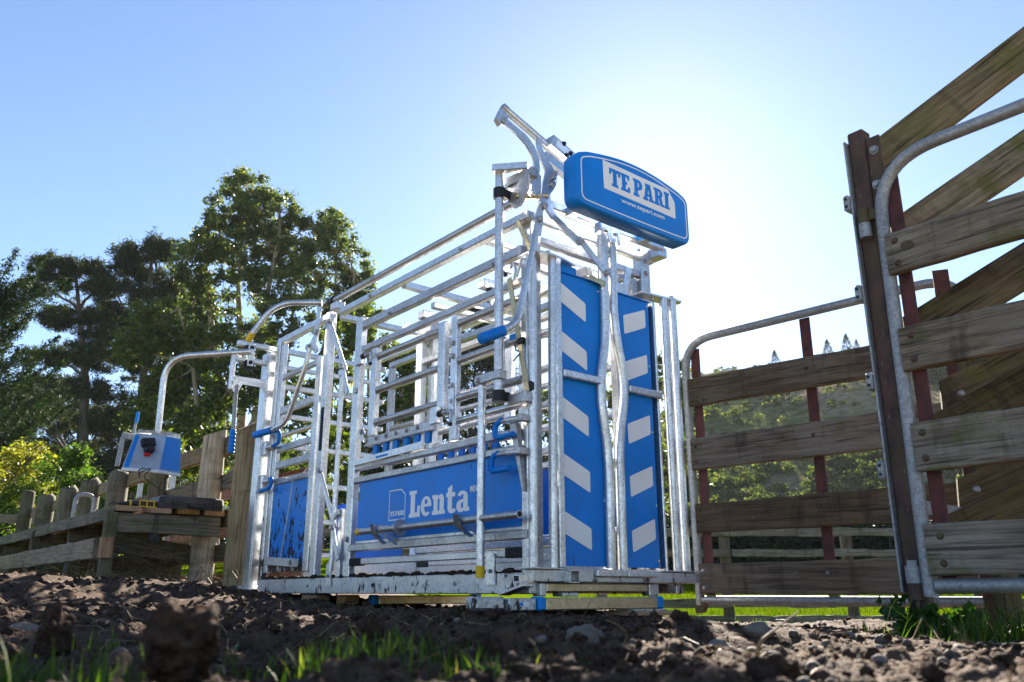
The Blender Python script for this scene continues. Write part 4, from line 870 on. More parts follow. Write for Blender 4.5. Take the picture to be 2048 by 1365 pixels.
def log(name, parent, p0, p1, r, mat, flat=1.0, label=None, cut=0.0, dome=0.0):
    """round post, X along its axis; cut slants the top, dome rounds it"""
    _bs[0] += 1; rg = random.Random(_bs[0] + 500); mx, L = frame_mtx(p0, p1, (0, 1, 0)); n = max(5, int(L / .12)); m = 18; V = []; F = []; ph = rg.random() * 6
    ks = [L * k / n for k in range(n)] + ([L - dome * .35, L - dome * .1, L] if dome else [L])
    for ki, x in enumerate(ks):
        rr = r * (1.04 - .06 * x / L)
        if dome and x > L - dome * .36: rr *= {0: 1, 1: .86, 2: .5}[ki - n]
        for q in range(m):
            a = 2 * math.pi * q / m; ra = rr * (1 + .035 * math.sin(2 * a + ph + x) + .025 * math.sin(5 * a + ph * 2) + rg.uniform(-.012, .012))
            V.append((x + (cut * math.cos(a) * r if ki == len(ks) - 1 else 0), ra * math.cos(a) * flat, ra * math.sin(a)))
    nk = len(ks)
    for k in range(nk - 1):
        for q in range(m): F.append((k * m + q, k * m + (q + 1) % m, (k + 1) * m + (q + 1) % m, (k + 1) * m + q))
    F += [tuple(range(m)), tuple((nk - 1) * m + q for q in range(m))]
    o = MB().add(V, F).build(name, M[mat], parent, label, 50); o.matrix_basis = mx; return o
def coach(parent, p, d, r=.014, mat='rusty'):
    d = Vector(d); p = Vector(p); MB().tube([p, p + d * .004, p + d * .008], r, 12, r1=r * .55).build('coach_bolt', M[mat], parent)

# ------------------------------------------------------------------ near timber gate, parallel with the crush, and its steel post
GA = math.atan2(-.774, .634)
gate = empty('timber_gate', (1.398, 3.0, 0), GA, 'near timber gate with grey tube frame and weathered lichen boards', 'gate', 'timber and tube yard gates')
MB().tube(arc_path([(.046, 0, .085), (.062, 0, 1.722), (2.3, 0, 1.722)], .24, 10), .0245, 18).build('tube_frame', M['galv_dull'], gate)
MB().tube([(.072, 0, .121), (2.3, 0, .121)], .0245, 16).build('bottom_tube', M['galv_dull'], gate)
for s_, z0, z1 in ((.110, .147, 1.66), (1.25, .147, 1.697)): MB().box(s_ - .026, s_ + .026, .010, .018, z0, z1, .002).build('upright_bar', M['redox'], gate)
for k, (zc, h, m_) in enumerate(((1.322, .160, 'wood_gate'), (.948, .162, 'wood_gate'), (.592, .170, 'wood_gate'), (.238, .172, 'wood_gate'))):
    bd = board('board', gate, (.073, -.018, zc), (2.25, -.018, zc), h, .042, m_, jit=.0035)
    for dz in (-.045, .045): coach(gate, (.112 + .01 * (k % 2), -.039, zc + dz), (0, -1, 0), .013)
for zc in (1.322,): MB().plate([(.155 + .024 * math.cos(a_ * .524), -.0415, zc + .012 + .018 * math.sin(a_ * .524)) for a_ in range(12)], (0, .002, 0)).build('knot', M['rusty'], gate)
post = empty('gate_post', (1.398, 3.0, 0), GA, 'tall rusty mossy steel gate post with grey hinge lugs', 'post')
MB().box(-.047, .020, .018, .083, -.05, 1.912, .006).build('post_section', M['rusty'], post)
MB().box(-.0555, -.0475, -.005, .075, .10, 1.87, .002).build('edge_strip', M['galv_dull'], post)
hpz = MB().box(.022, .078, .03, .040, 1.46, 1.862, .003).build('hinge_plate', M['rusty'], post); bolts(hpz, [(.052, .030, 1.80), (.045, .030, 1.65)], (0, -1, 0), .013, .016, 'galv_dull')
h1 = MB().tube([(-.006, -.012, 1.425), (-.006, -.012, 1.484)], .023, 16).build('hinge', M['galv_dull'], post); MB().tube([(-.006, -.012, 1.486), (-.006, -.012, 1.548)], .022, 16).build('hinge_sleeve', M['rusty'], h1); MB().box(-.02, .04, -.01, .02, 1.495, 1.54, .004).build('hinge_strap', M['rusty'], h1)
h2 = MB().tube([(.0, -.010, .075), (.0, -.010, .128)], .024, 16).build('hinge', M['rusty'], post); MB().tube([(.0, -.010, .130), (.0, -.010, .185)], .026, 16).build('hinge_sleeve', M['galv_dull'], h2); MB().bolt((0, -.01, .185), (0, 0, 1), .018, .022).build('hinge_nut', M['galv_dull'], h2)
MB().box(-.02, .05, -.005, .02, .135, .178, .004).build('hinge_strap', M['galv_dull'], h2)
for z in (1.60, 1.215, .862, .528):
    lg = MB().box(-.084, -.057, -.012, .04, z - .034, z + .034, .006).build('lug', M['galv_dull'], post)
    for dz in (-.016, .016): MB().tube([(-.071, -.0125, z + dz), (-.071, -.0135, z + dz)], .007, 10).build('lug_hole', M['rubber'], lg)

# second gate further back
g2 = empty('timber_gate', (1.08, 5.0, 0), R(-45), 'farther brown timber gate standing open beside the crush', 'gate', 'timber and tube yard gates')
MB().tube(arc_path([(0, 0, .03), (-.002, 0, 1.60), (1.62, 0, 1.605), (1.62, 0, .04)], .20, 10), .0245, 18).build('tube_frame', M['galv_dull'], g2)
MB().tube([(.02, 0, .058), (1.6, 0, .058)], .024, 16).build('bottom_tube', M['galv_dull'], g2)
for s_, z1 in ((.062, 1.545), (.785, 1.58), (1.545, 1.54)): MB().box(s_ - .030, s_ + .030, .012, .022, .083, z1, .002).build('upright_bar', M['redox'], g2)
for k, (zc, h) in enumerate(((1.258, .172), (.888, .186), (.514, .166), (.175, .168))):
    board('board', g2, (.028, -.016, zc + (.006 if k == 0 else 0)), (1.56, -.016, zc - (.008 if k == 0 else 0)), h, .042, 'wood_brown', jit=.004)
    for s_, dz in ((.055, -.05), (.055, .045), (.79, .02)): coach(g2, (s_, -.037, zc + dz), (0, -1, 0), .012, 'galv_dull' if k == 3 else 'rusty')
MB().plate([(-.028, -.02, .02), (.03, -.02, .085), (.05, -.02, .05), (.02, -.02, -.01), (-.02, -.02, -.015)], (0, .04, 0)).build('rusty_foot', M['rusty'], g2)

# loading ramp side: sloping boards bolted to the gate post
RA = math.atan2(-.343, .939)
ramp = empty('loading_ramp', (1.45, 3.10, 0), RA, 'mossy timber loading ramp side with boards rising behind the near gate', 'ramp')
for k, (z0, m_, h, s1) in enumerate(((1.905, .655, .150, 1.25), (1.535, .60, .150, 1.25), (1.13, .55, .155, 1.3), (.71, .52, .155, 1.3), (.345, .45, .16, 1.4))):
    s0 = .055 if k == 0 else .075; hv = h * math.sqrt(1 + m_ * m_) / 2
    board('board', ramp, (s0, .03, z0 - hv), (s1, .03, z0 - hv + m_ * (s1 - s0)), h, .045, 'wood_moss' if k < 2 else 'wood_rampdark', jit=.0015, skew=m_, seg=.3)
for s_, z1 in ((1.15, 2.4),): MB().box(s_ - .035, s_ + .035, .057, .067, -.05, z1, .003).build('upright_bar', M['redox'], ramp)
ramp2 = empty('loading_ramp', (1.63, 3.80, 0), RA, 'farther mossy ramp side glimpsed between the near gate boards', 'ramp')
for k, (z0, m_, h, s1) in enumerate(((.95, .45, .20, 1.3), (.50, .42, .20, 1.3))):
    board('board', ramp2, (.34, .03, z0), (s1, .03, z0 + m_ * (s1 - .34)), h * .7, .045, 'wood_rampdark', jit=.0015, skew=.5, seg=.3)
for s_ in (.42, 1.1): MB().box(s_ - .035, s_ + .035, .057, .067, -.1, 1.45 + s_ * .3, .003).build('upright_bar', M['redox'], ramp2); 
for z in (.93, .50): coach(ramp2, (.42, .006, z + .03), (0, -1, 0), .016, 'galv_dull')
MB().bar((.20, .0, .80), (.44, .02, .73), .012, .06).build('stay_bar', M['galv_dull'], ramp2); MB().bar((.20, .0, .46), (.50, .02, .39), .012, .06).build('stay_bar', M['galv_dull'], ramp2)
log('ramp_post', ramp2, (.47, .11, -.3), (.47, .11, 1.42), .07, 'wood_rampdark')

# post and rail fence behind
rf = empty('rail_fence', (0, 12.0, -.38), 0, 'low post and rail fence with lichen covered rails beyond the far gate', 'fence')
for x in (-2.2, -.5, 1.25, 3.0, 4.72, 6.5, 8.2, 10.0): log('post', rf, (x, .09, -.2), (x, .09, 1.32), .075, 'wood_rail')
for z, h, y in ((1.29, .115, 0), (1.005, .10, .0), (.34, .12, 0), (.115, .12, 0)):
    for x0, x1 in ((-3.8, -.42), (-.40, 3.05), (3.07, 6.55), (6.57, 10.2)): board('rail', rf, (x0, y, z + .01 * math.sin(x0)), (x1, y, z + .01 * math.sin(x1 * 2)), h, .05, 'wood_rail', jit=.010)

# ------------------------------------------------------------------ race fence behind the crush and its walkway
CA = math.atan2(1424, 1739)
race = crush_thing('race_fence', 0, 3.8, 0, 'mossy timber race fence of round posts and rails leading into the crush', 'fence')
def rz_(b, a): # ground height below a crush-local point
    p = Matrix.Rotation(CA, 4, 'Z') @ Vector((b, a, 0)) + Vector((0.0943, 4.0, 0)); return float(ground_h(p.x, p.y))
log('strainer_post', race, (.085, 0, -.1), (.085, 0, 1.46), .085, 'wood_strainer', cut=.55, label='thick pale strainer post with slanted dark top')
for a, r_, zt, cut in ((4.32, .115, 1.46, .3), (5.80, .11, 1.40, .2), (7.30, .135, 1.44, -.2), (8.58, .135, 1.47, .3), (9.75, .14, 1.48, .3), (11.15, .14, 1.50, .2), (12.66, .12, 1.70, 0)):
    log('post', race, (.0, a - 3.8, -.1), (.0, a - 3.8, zt), r_, 'wood_strainer' if a < 5 else 'wood_dark', flat=.85, cut=cut, dome=.12 if a > 6 else 0)
for zc, h, m_ in ((1.335, .15, 'wood_post'), (1.02, .14, 'wood_dark'), (.70, .14, 'wood_dark'), (.42, .14, 'wood_dark')):
    for a0, a1 in ((4.0, 7.3), (7.32, 10.4), (10.42, 14.5)): board('rail', race, (.085, a0 - 3.8, zc), (.085, a1 - 3.8, zc), h, .045, m_, jit=.006)
far = crush_thing('yard_fence', .85, 4.1, 0, 'galvanised yard panel with reddish boards on the far side of the race', 'fence panel')
for a in (0.0, 1.3, 2.6, 4.0, 5.4, 6.8, 8.2): MB().box(-.03, .03, a - .03, a + .03, -.1, 1.62, .004).build('post', M['galv_bar'], far)
for a0 in (0.035, 1.335, 2.635, 4.035, 5.435, 6.835):
    L = 1.23 if a0 < 2 else 1.33
    MB().tube([(0, a0, 1.60), (0, a0 + L, 1.60)], .022, 12).build('rail', M['galv_bar'], far); MB().tube([(0, a0, .98), (0, a0 + L, .98)], .022, 12).build('rail', M['galv_bar'], far)
    for z in (1.16, .75, .48, .22): board('board', far, (.05, a0, z), (.05, a0 + L, z), .15, .03, 'wood_red')
side_ = crush_thing('yard_rails', .3, 13.6, 0, 'plain brown rails of the far yard at the picture edge', 'fence')
for z in (1.30, .90, .55): board('rail', side_, (-6, -.2, z), (.2, 0, z), .15, .04, 'wood_fresh' if z < 1 else 'wood_post')
for x in (-4.5, -2.2): log('post', side_, (x, .1, -.2), (x, .1, 1.45), .09, 'wood_dark')

walk = crush_thing('walkway', -.4, 4.0, 0, 'raised timber walkway of four planks beside the race fence', 'walkway')
for b0, b1 in ((-.815, -.637), (-.590, -.402), (-.355, -.180), (-.130, .035)):
    bc = (b0 + b1) / 2 + .4; board('plank', walk, (bc, 0, .730), (bc, 4.2, .730), .04, b1 - b0, 'wood_fresh'); board('plank', walk, (bc, 4.22, .730), (bc, 8.8, .730), .04, b1 - b0, 'wood_dark')
board('edge_board', walk, (-.44, .05, .690), (-.44, 8.8, .690), .10, .035, 'wood_dark')
for a in (.06, 1.6, 3.2, 4.8, 6.4): board('bearer', walk, (-.40, a, .625), (.42, a, .625), .155, .05, 'wood_dark')
for a in (.06, 2.85, 5.4, 8.0): board('leg', walk, (-.435, a, -.1), (-.435, a, .70), .085, .085, 'wood_dark', up=(0, 1, 0))
board('side_board', walk, (-.50, .12, .425), (-.50, 8.5, .405), .155, .04, 'wood_post'); board('block', walk, (-.465, -.02, .35), (-.465, -.02, .50), .07, .09, 'wood_fresh', up=(0, 1, 0))
board('brace', walk, (-.38, .35, .50), (.40, .45, .40), .16, .045, 'wood_dark'); board('brace', walk, (-.35, .9, .26), (.42, .9, .26), .18, .05, 'wood_dark')
hoop = crush_thing('pipe_hoop', -.45, 6.6, 0, 'bent galvanised pipe hoop poking up through the walkway', 'pipe')
MB().tube(arc_path([(-.12, 0, -.05), (-.12, 0, 1.08), (.06, 0, 1.08), (.06, 0, .75)], .09, 8), .022, 14).build('pipe', M['galv_dull'], hoop)
# tool case and reader on the planks
case = crush_thing('tool_case', -.22, 4.16, .751, 'flat black plastic tool case lying on the walkway planks', 'case')
cl = MB(); pts = [(-.285, -.13), (-.25, -.16), (.23, -.16), (.255, -.13), (.255, .15), (.23, .18), (-.25, .18), (-.285, .15)]
cl.plate([(x, y, .0) for x, y in pts], (0, 0, .045)); body = cl.build('case_base', M['black'], case)
V = [(x, y, .0465) for x, y in pts] + [(x * .97, y * .95, .092) for x, y in pts] + [(x * .90, y * .86, .103) for x, y in pts]; F = [tuple(range(8)), tuple(range(16, 24))] + [(q * 8 + k, q * 8 + (k + 1) % 8, (q + 1) * 8 + (k + 1) % 8, (q + 1) * 8 + k) for q in (0, 1) for k in range(8)]
MB().add(V, F).build('case_lid', M['black'], case)
for x in (-.15, .18): MB().box(x - .028, x + .028, -.172, -.158, .028, .07, .004).build('case_latch', M['rubber'], case)
MB().tube(arc_path([(-.05, -.158, .035), (-.05, -.195, .02), (.08, -.195, .02), (.08, -.158, .035)], .02), .009, 10).build('case_handle', M['black'], case)
rd = crush_thing('socket_board', -.62, 4.10, .753, 'yellow and black socket board with trailing plugs on the planks', 'power board')
MB().box(-.03, .16, -.035, .04, .0, .055, .010).build('body', M['black'], rd); MB().tube([(-.03, 0, .028), (-.10, 0, .026), (-.17, .0, .02)], .026, 14, r1=.010).build('nose', M['black'], rd); MB().tube([(-.075, 0, .027), (-.088, 0, .0268)], .0245, 14).build('yellow_band', M['yellow'], rd)
fr_ = MB()
for x0 in (-.02, .035, .09, .145): fr_.box(x0, x0 + .007, -.0415, -.0355, .003, .052, .001)
fr_.box(-.02, .152, -.042, -.0358, .046, .053, .001); fr_.box(-.02, .152, -.042, -.0358, .001, .008, .001); fr_.build('yellow_frame', M['yellow'], rd)
for x0 in (.011, .066, .121): MB().tube([(x0, -.036, .027), (x0, -.040, .027)], .014, 14).build('socket', M['rubber'], rd)
MB().tube(arc_path([(-.17, 0, .02), (-.21, .0, .03), (-.24, -.01, .005)], .02), .005, 8).build('cord', M['black'], rd)
cd = MB().tube(arc_path([(.125, -.045, .04), (.125, -.075, .03), (.122, -.08, -.12), (.12, -.08, -.20)], .02), .0035, 8).build('cord', M['black'], rd); MB().tube(arc_path([(.121, -.045, .03), (.112, -.078, .02), (.098, -.08, -.10), (.095, -.08, -.22)], .02), .0035, 8).build('cord', M['black'], rd)
for x, z in ((.12, -.20), (.095, -.215), (.135, -.225)): MB().box(x - .014, x + .014, -.096, -.066, z - .055, z, .006).build('plug', M['rubber'], rd)

# ------------------------------------------------------------------ foliage
def leaf_cards(C, size, rg, aspect=.38, droop=0.0, up=0.0, jitter=.35):
    """one pointed leaf (a kite) per centre"""
    n = len(C); d = rg.normal(size=(n, 3)); d[:, 2] = d[:, 2] * .7 - droop + up; d /= np.linalg.norm(d, axis=1)[:, None]
    q = rg.normal(size=(n, 3)); q -= d * (q * d).sum(1)[:, None]; q /= np.linalg.norm(q, axis=1)[:, None]
    s = (size * (1 + jitter * rg.uniform(-1, 1, n)))[:, None]
    P0 = C - d * s * .5; P2 = C + d * s * .5; m = C - d * s * .05; P1 = m + q * s * aspect * .5; P3 = m - q * s * aspect * .5
    return np.stack([P0, P1, P2, P3], 1).reshape(-1, 3)
def quads(n): return np.arange(n * 4, dtype=np.int32).reshape(-1, 4)
def limb_mesh(mb, path, r0, r1, n=8): mb.tube(path, r0, n, r1=r1)
def wander(p0, p1, rg, k=5, amp=.08):
    p0, p1 = np.array(p0, float), np.array(p1, float); L = np.linalg.norm(p1 - p0); pts = []
    for i in range(k + 1):
        t = i / k; pts.append(tuple(p0 * (1 - t) + p1 * t + (rg.normal(size=3) * amp * L * t * (1 - t) * 2 if 0 < i < k else 0)))
    return pts
def make_tree(name, label, cat, base, trunks, lobes, leafmat, barkmat, seed, depth=1.0, clusters=14, cr=.34, leaves=60, size=.2, aspect=.35, droop=.3, up=0.0, shell=.55, group=None, twig=.03, flat=1.0, trunk_r=.2):
    """trunks: list of point lists (relative to base); lobes: (x, y, z, rx, ry, rz) relative to base"""
    rg = np.random.RandomState(seed); e = empty(name, base, 0, label, cat, group); mb = MB(); Cs = []
    for tk in trunks:
        m = len(tk); limb_mesh(mb, arc_path(tk, .6, 3), trunk_r, trunk_r * .28, 9)
    tips = [p for tk in trunks for p in tk[1:]]
    for (x, y, z, rx, ry, rz) in lobes:
        c = np.array((x, y, z)); dd = [np.linalg.norm(np.array(p) - c) + 1.2 * max(0, p[2] - z + .2) for p in tips]; st = tips[int(np.argmin(dd))]
        limb_mesh(mb, wander(st, c, rg, 4, .10), trunk_r * .34, twig * .8, 6)
        n = clusters
        for k in range(n):
            v = rg.normal(size=3); v /= np.linalg.norm(v); rr = shell + (1 - shell) * rg.uniform() ** .5
            p = c + v * rr * np.array((rx, ry, rz))
            if k % 2 == 0: limb_mesh(mb, wander(c, p, rg, 2, .12), twig * .7, twig * .25, 4)
            s = cr * rg.uniform(.6, 1.25)
            m = int(leaves * rg.uniform(.6, 1.3)); Cs.append(p + rg.normal(size=(m, 3)) * s * np.array((1, 1, .8 * flat)) * .55)
    C = np.concatenate(Cs); V = leaf_cards(C, size, rg, aspect, droop, up)
    mb.build('trunk', M[barkmat], e, None, 60)
    cr_ = np_obj('crown', V, quads(len(C)), M[leafmat], e); return e

def gz(x, y): return float(ground_h(x, y))
def rel(lobes, bx_, by, bz, Y, dj=.6, seed=0, sc=1.0):
    rg = random.Random(seed); return [(x - bx_, rg.uniform(-dj, dj), z - bz, rx * sc, (rx + rz) * .5 * sc, rz * sc) for x, z, rx, rz in lobes]

TK = 1.65      # the wood stands this much farther than first paced out
def tz(x, y):
    g = gz(x, y); d = math.hypot(x, y); return max(g, float(hill_h(x, y))) if d > 49 else g
def wood_tree(name, label, bx_, Y, trunks, L, leafmat, barkmat, seed, dj=.9, sc=1.05, size=.2, cr=.36, trunk_r=.17, twig=.03, leaves=60, **kw):
    x, y = bx_ * TK, Y * TK; z = tz(x, y); rg = random.Random(seed * 3 + 1)
    lob = [(lx * TK - x, rg.uniform(-dj, dj) * TK, (lz - .1) * TK + .1 - z, rx * TK * sc * (1.25 if name == 'pine_tree' else 1), (rx + rz) * .5 * TK * sc, rz * TK * sc * (.85 if name == 'pine_tree' else 1)) for lx, lz, rx, rz in L]
    tks = [[(a * TK, b_ * TK, c_ * TK if c_ > 0 else c_) for a, b_, c_ in tk] for tk in trunks]
    return make_tree(name, label, 'tree', (x, y, z), tks, lob, leafmat, barkmat, seed, size=size * 1.75, cr=cr * TK * .70, trunk_r=trunk_r * TK, twig=twig * TK, leaves=int(leaves * (1.7 if name == 'pine_tree' else 1.35)), **kw)
# tall gum with several pale stems
L1 = [(-10.52, 15.34, 0.9, 0.84), (-11.24, 14.58, 0.75, 0.98), (-9.48, 14.79, 0.99, 0.88), (-8.53, 13.93, 0.88, 0.97), (-10.29, 13.82, 1.08, 0.86), (-11.41, 13.29, 0.88, 0.75), (-8.83, 12.76, 1.07, 0.85), (-10.53, 12.24, 0.97, 0.73), (-11.95, 12.87, 0.68, 0.74), (-12.11, 11.62, 0.77, 0.72), (-9.28, 11.21, 0.86, 0.82), (-8.13, 11.21, 0.67, 0.93), (-10.97, 10.8, 0.86, 0.82), (-12.26, 10.4, 0.67, 0.71), (-9.9, 9.4, .8, .8), (-11.6, 9.2, .8, .8), (-8.6, 9.6, .7, .8), (-12.6, 9.0, .7, .6), (-9.9, 14.4, .8, .7), (-9.6, 13.2, .8, .7)]
wood_tree('gum_tree', 'tallest gum tree with pale slender stems left of the crush', -9.3, 30.0, [[(0, 0, -.3), (-.1, 0, 5), (-.2, .1, 9), (.2, 0, 12.2), (.1, 0, 13.6)], [(-.5, .2, -.3), (-.7, .2, 6), (-1.2, 0, 10), (-1.3, 0, 14.0)], [(-1.0, -.3, -.3), (-1.2, -.3, 5), (-2.2, -.2, 9.5), (-2.6, 0, 11.5)], [(.5, .3, -.3), (.8, .3, 6.5), (1.0, 0, 10.2)]], L1, dj=.9, sc=1.05, leafmat='leaf_gum', barkmat='bark_gum', seed=11, clusters=20, cr=.37, leaves=80, size=.17, aspect=.42, droop=.35, trunk_r=.17, shell=.5)
L2 = [(-7.62, 14.74, 0.73, 0.8), (-7.99, 13.94, 0.83, 0.79), (-6.93, 13.72, 0.79, 0.9), (-6.34, 12.39, 0.57, 1.0), (-7.27, 12.39, 0.82, 1.0), (-8.1, 12.61, 0.62, 0.89), (-6.07, 11.09, 0.41, 0.97), (-6.76, 10.66, 0.61, 0.97), (-7.57, 10.66, 0.61, 0.97)]
wood_tree('gum_tree', 'narrower gum tree just behind the crush roof rail', -7.2, 32.0, [[(0, 0, -.3), (.1, 0, 5), (0, 0, 9.5), (-.1, 0, 13.5)], [(.5, .1, -.3), (.6, .1, 6), (.7, 0, 11.5)]], L2, dj=.8, sc=1.05, leafmat='leaf_gum', barkmat='bark_gum', seed=12, clusters=19, cr=.37, leaves=75, size=.17, aspect=.42, droop=.4, trunk_r=.15, shell=.5)
L3 = [(-11.57, 8.68, 0.74, 0.61), (-10.82, 7.82, 0.81, 0.77), (-11.93, 7.65, 0.65, 0.6), (-9.66, 7.65, 0.73, 0.85), (-10.0, 6.32, 0.8, 0.75), (-11.14, 6.48, 0.72, 0.67), (-8.86, 6.15, 0.72, 0.91), (-7.79, 6.65, 0.64, 1.0), (-6.77, 5.99, 0.72, 0.99), (-11.5, 5.5, 0.79, 0.57), (-9.53, 4.86, 1.1, 0.64)]
wood_tree('gum_tree', 'young bright green gum tree in front of the tall gum', -9.8, 26.0, [[(0, 0, -.3), (.1, 0, 3), (-.5, 0, 6), (-1.2, 0, 8)], [(.4, 0, -.3), (1.2, 0, 3.5), (2.4, 0, 6)]], L3, dj=.9, sc=1.1, leafmat='leaf_gum_low', barkmat='bark_gum', seed=13, clusters=26, cr=.36, leaves=70, size=.17, aspect=.45, droop=.3, trunk_r=.12, shell=.3)
L4 = [(-5.47, 7.94, 0.68, 0.89), (-6.08, 6.9, 0.67, 1.04), (-4.83, 8.65, 0.6, 0.72), (-4.11, 7.59, 0.67, 0.88), (-5.02, 5.71, 0.99, 1.02), (-3.7, 5.88, 0.74, 1.02), (-3.08, 7.24, 0.5, 0.7), (-5.6, 4.2, 1.0, .8), (-3.6, 4.0, 1.0, .9)]
wood_tree('gum_tree', 'sunlit gum seen through the upper crush bars', -4.7, 27.0, [[(0, 0, -.3), (0, 0, 4), (-.2, 0, 7.5)], [(.3, 0, -.3), (.9, 0, 4), (1.2, 0, 6.5)]], L4, dj=.9, sc=1.1, leafmat='leaf_gum_low', barkmat='bark_gum', seed=14, clusters=22, cr=.36, leaves=60, size=.175, aspect=.45, droop=.3, trunk_r=.13, shell=.3)
L5 = [(-1.53, 11.64, 0.95, 1.13), (-2.21, 9.67, 1.18, 1.72), (-0.56, 9.19, 0.94, 1.95), (-3.36, 8.71, 1.17, 1.94), (-4.71, 7.29, 1.39, 1.66), (-1.71, 7.29, 1.62, 1.42), (-1.54, 12.89, 0.48, 0.64), (-2.5, 5.0, 2.0, 1.4), (-.2, 5.5, 1.4, 1.5), (-3.0, 10.6, .9, 1.0), (-.9, 10.8, .8, 1.0), (-4.6, 9.4, 1.0, 1.1), (-5.6, 6.0, 1.3, 1.3), (-4.2, 4.6, 1.6, 1.2)]
wood_tree('pine_tree', 'dark pine seen between the drop gate bars of the crush', -1.9, 38.0, [[(0, 0, -.3), (0, 0, 6), (.3, 0, 12.2)]], L5, dj=1.0, sc=1.1, leafmat='leaf_pine', barkmat='bark_pine', seed=15, clusters=34, cr=.5, leaves=60, size=.26, aspect=.22, droop=-.2, up=.3, trunk_r=.2, shell=.2)
L6 = [(7.6, 10.1, 0.99, 1.3), (6.06, 9.2, 1.11, 1.53), (4.59, 9.2, 1.23, 1.54), (8.5, 8.8, 0.74, 1.52), (6.69, 7.18, 1.7, 1.73), (8.28, 5.49, 0.84, 1.93), (6.5, 4.6, 1.8, 1.5)]
wood_tree('gum_tree', 'olive green gum glimpsed through the open head gate', 6.9, 40.0, [[(0, 0, -.3), (0, 0, 4), (.3, 0, 9)]], L6, dj=1.0, sc=1.05, leafmat='leaf_gum', barkmat='bark_gum', seed=16, clusters=26, cr=.5, leaves=55, size=.24, aspect=.42, trunk_r=.2, shell=.3)
L7 = [(2.85, 8.6, 1.47, 1.52), (1.38, 9.0, 1.48, 1.54), (4.25, 6.69, 1.93, 1.47), (1.35, 6.69, 1.69, 1.47), (2.6, 4.6, 2.2, 1.5)]
wood_tree('gum_tree', 'leafy gum hidden behind the crush side panel and head gate tubes', 2.4, 42.0, [[(0, 0, -.3), (0, 0, 4), (-.3, 0, 8)]], L7, dj=1.0, sc=1.1, leafmat='leaf_gum', barkmat='bark_gum', seed=17, clusters=28, cr=.5, leaves=50, size=.26, aspect=.42, trunk_r=.2, shell=.25)
# dark pines at the left
P1 = [(-20.13, 13.9, 0.79, 0.68), (-19.77, 14.51, 0.68, 0.37), (-20.45, 13.06, 0.78, 0.72), (-18.73, 13.54, 0.56, 0.72), (-19.22, 12.35, 1.0, 0.83), (-18.39, 11.19, 0.88, 0.7), (-20.0, 11.65, 0.77, 0.59), (-17.97, 9.81, 0.76, 0.57), (-19.13, 10.27, 0.77, 0.57), (-20.9, 10.2, .9, .5), (-20.2, 8.7, 1.1, .55), (-18.4, 8.5, 1.0, .5), (-19.6, 7.2, 1.2, .6), (-21.2, 7.4, 1.1, .6), (-17.6, 7.2, .9, .6), (-20.3, 5.6, 1.3, .7), (-18.4, 5.4, 1.2, .7), (-19.4, 4.0, 1.6, .8), (-21.5, 4.6, 1.3, .9)]
wood_tree('pine_tree', 'leaning dark pine with flat topped crown at the left', -18.2, 35.0, [[(.6, 0, -.3), (.2, 0, 4), (-.3, 0, 8), (-1.0, 0, 11), (-1.5, 0, 13)]], P1, dj=1.0, sc=1.08, leafmat='leaf_pine', barkmat='bark_pine', seed=18, clusters=30, cr=.36, leaves=75, size=.24, aspect=.16, droop=0, up=.35, trunk_r=.26, shell=.2)
P2 = [(-17.15, 15.42, 1.17, 0.46), (-16.18, 15.17, 0.58, 0.63), (-17.86, 14.67, 0.81, 0.5), (-16.77, 14.3, 1.27, 0.75), (-17.78, 13.19, 1.15, 0.61), (-16.34, 12.7, 1.03, 0.85), (-18.07, 11.98, 1.02, 0.67), (-16.84, 11.26, 1.13, 0.83), (-15.97, 13.43, 0.58, 0.99), (-17.14, 10.09, 1.23, 0.82), (-15.74, 9.63, 1.01, 1.05), (-16.42, 8.03, 1.32, 1.02), (-17.12, 6.69, 1.31, 0.89), (-14.6, 8.2, 1.2, 1.2), (-14.2, 10.2, 1.0, 1.1), (-15.2, 5.6, 1.5, .9), (-17.4, 5.0, 1.4, .9), (-16, 3.8, 1.8, .9), (-14.0, 6.2, 1.2, .9), (-14.6, 12.0, .9, .9)]
wood_tree('pine_tree', 'broad dark pine between the leaning pine and the gums', -16.3, 36.0, [[(0, 0, -.3), (0, 0, 5), (-.2, 0, 10), (-.5, 0, 14.4)], [(0, 0, 4), (1.0, 0, 8), (1.5, 0, 10)]], P2, dj=1.1, sc=1.1, leafmat='leaf_pine', barkmat='bark_pine', seed=19, clusters=32, cr=.38, leaves=75, size=.24, aspect=.16, droop=0, up=.35, trunk_r=.28, shell=.2)
P3 = [(-25.05, 9.6, 1.56, .9), (-23.07, 8.6, 1.55, .9), (-21.26, 8.2, 1.55, .9), (-24.65, 7.4, 1.79, 1.04), (-22.23, 6.6, 1.78, 1.03), (-19.52, 5.4, 2.02, 0.9), (-22, 4.5, 2.4, 1.2), (-18, 3.6, 2.4, 1.3), (-15, 4.2, 2.2, 1.5), (-25.5, 6.0, 2.0, 1.3), (-23.5, 4.0, 2.2, 1.3), (-26.5, 8.6, 1.6, 1.0), (-20.5, 6.8, 1.6, 1.0), (-18.5, 6.8, 1.5, 1.0), (-27, 4.0, 2.4, 1.6), (-12.5, 4.6, 2, 1.5), (-10.5, 4.0, 2, 1.5), (-16, 8.6, 1.4, 1.0), (-14.2, 7.4, 1.4, 1.1), (-22.8, 9.8, 1.2, .8), (-20.6, 8.4, 1.3, .8), (-12.2, 7.0, 1.4, 1.2), (-28.5, 10.2, 1.4, .9)]
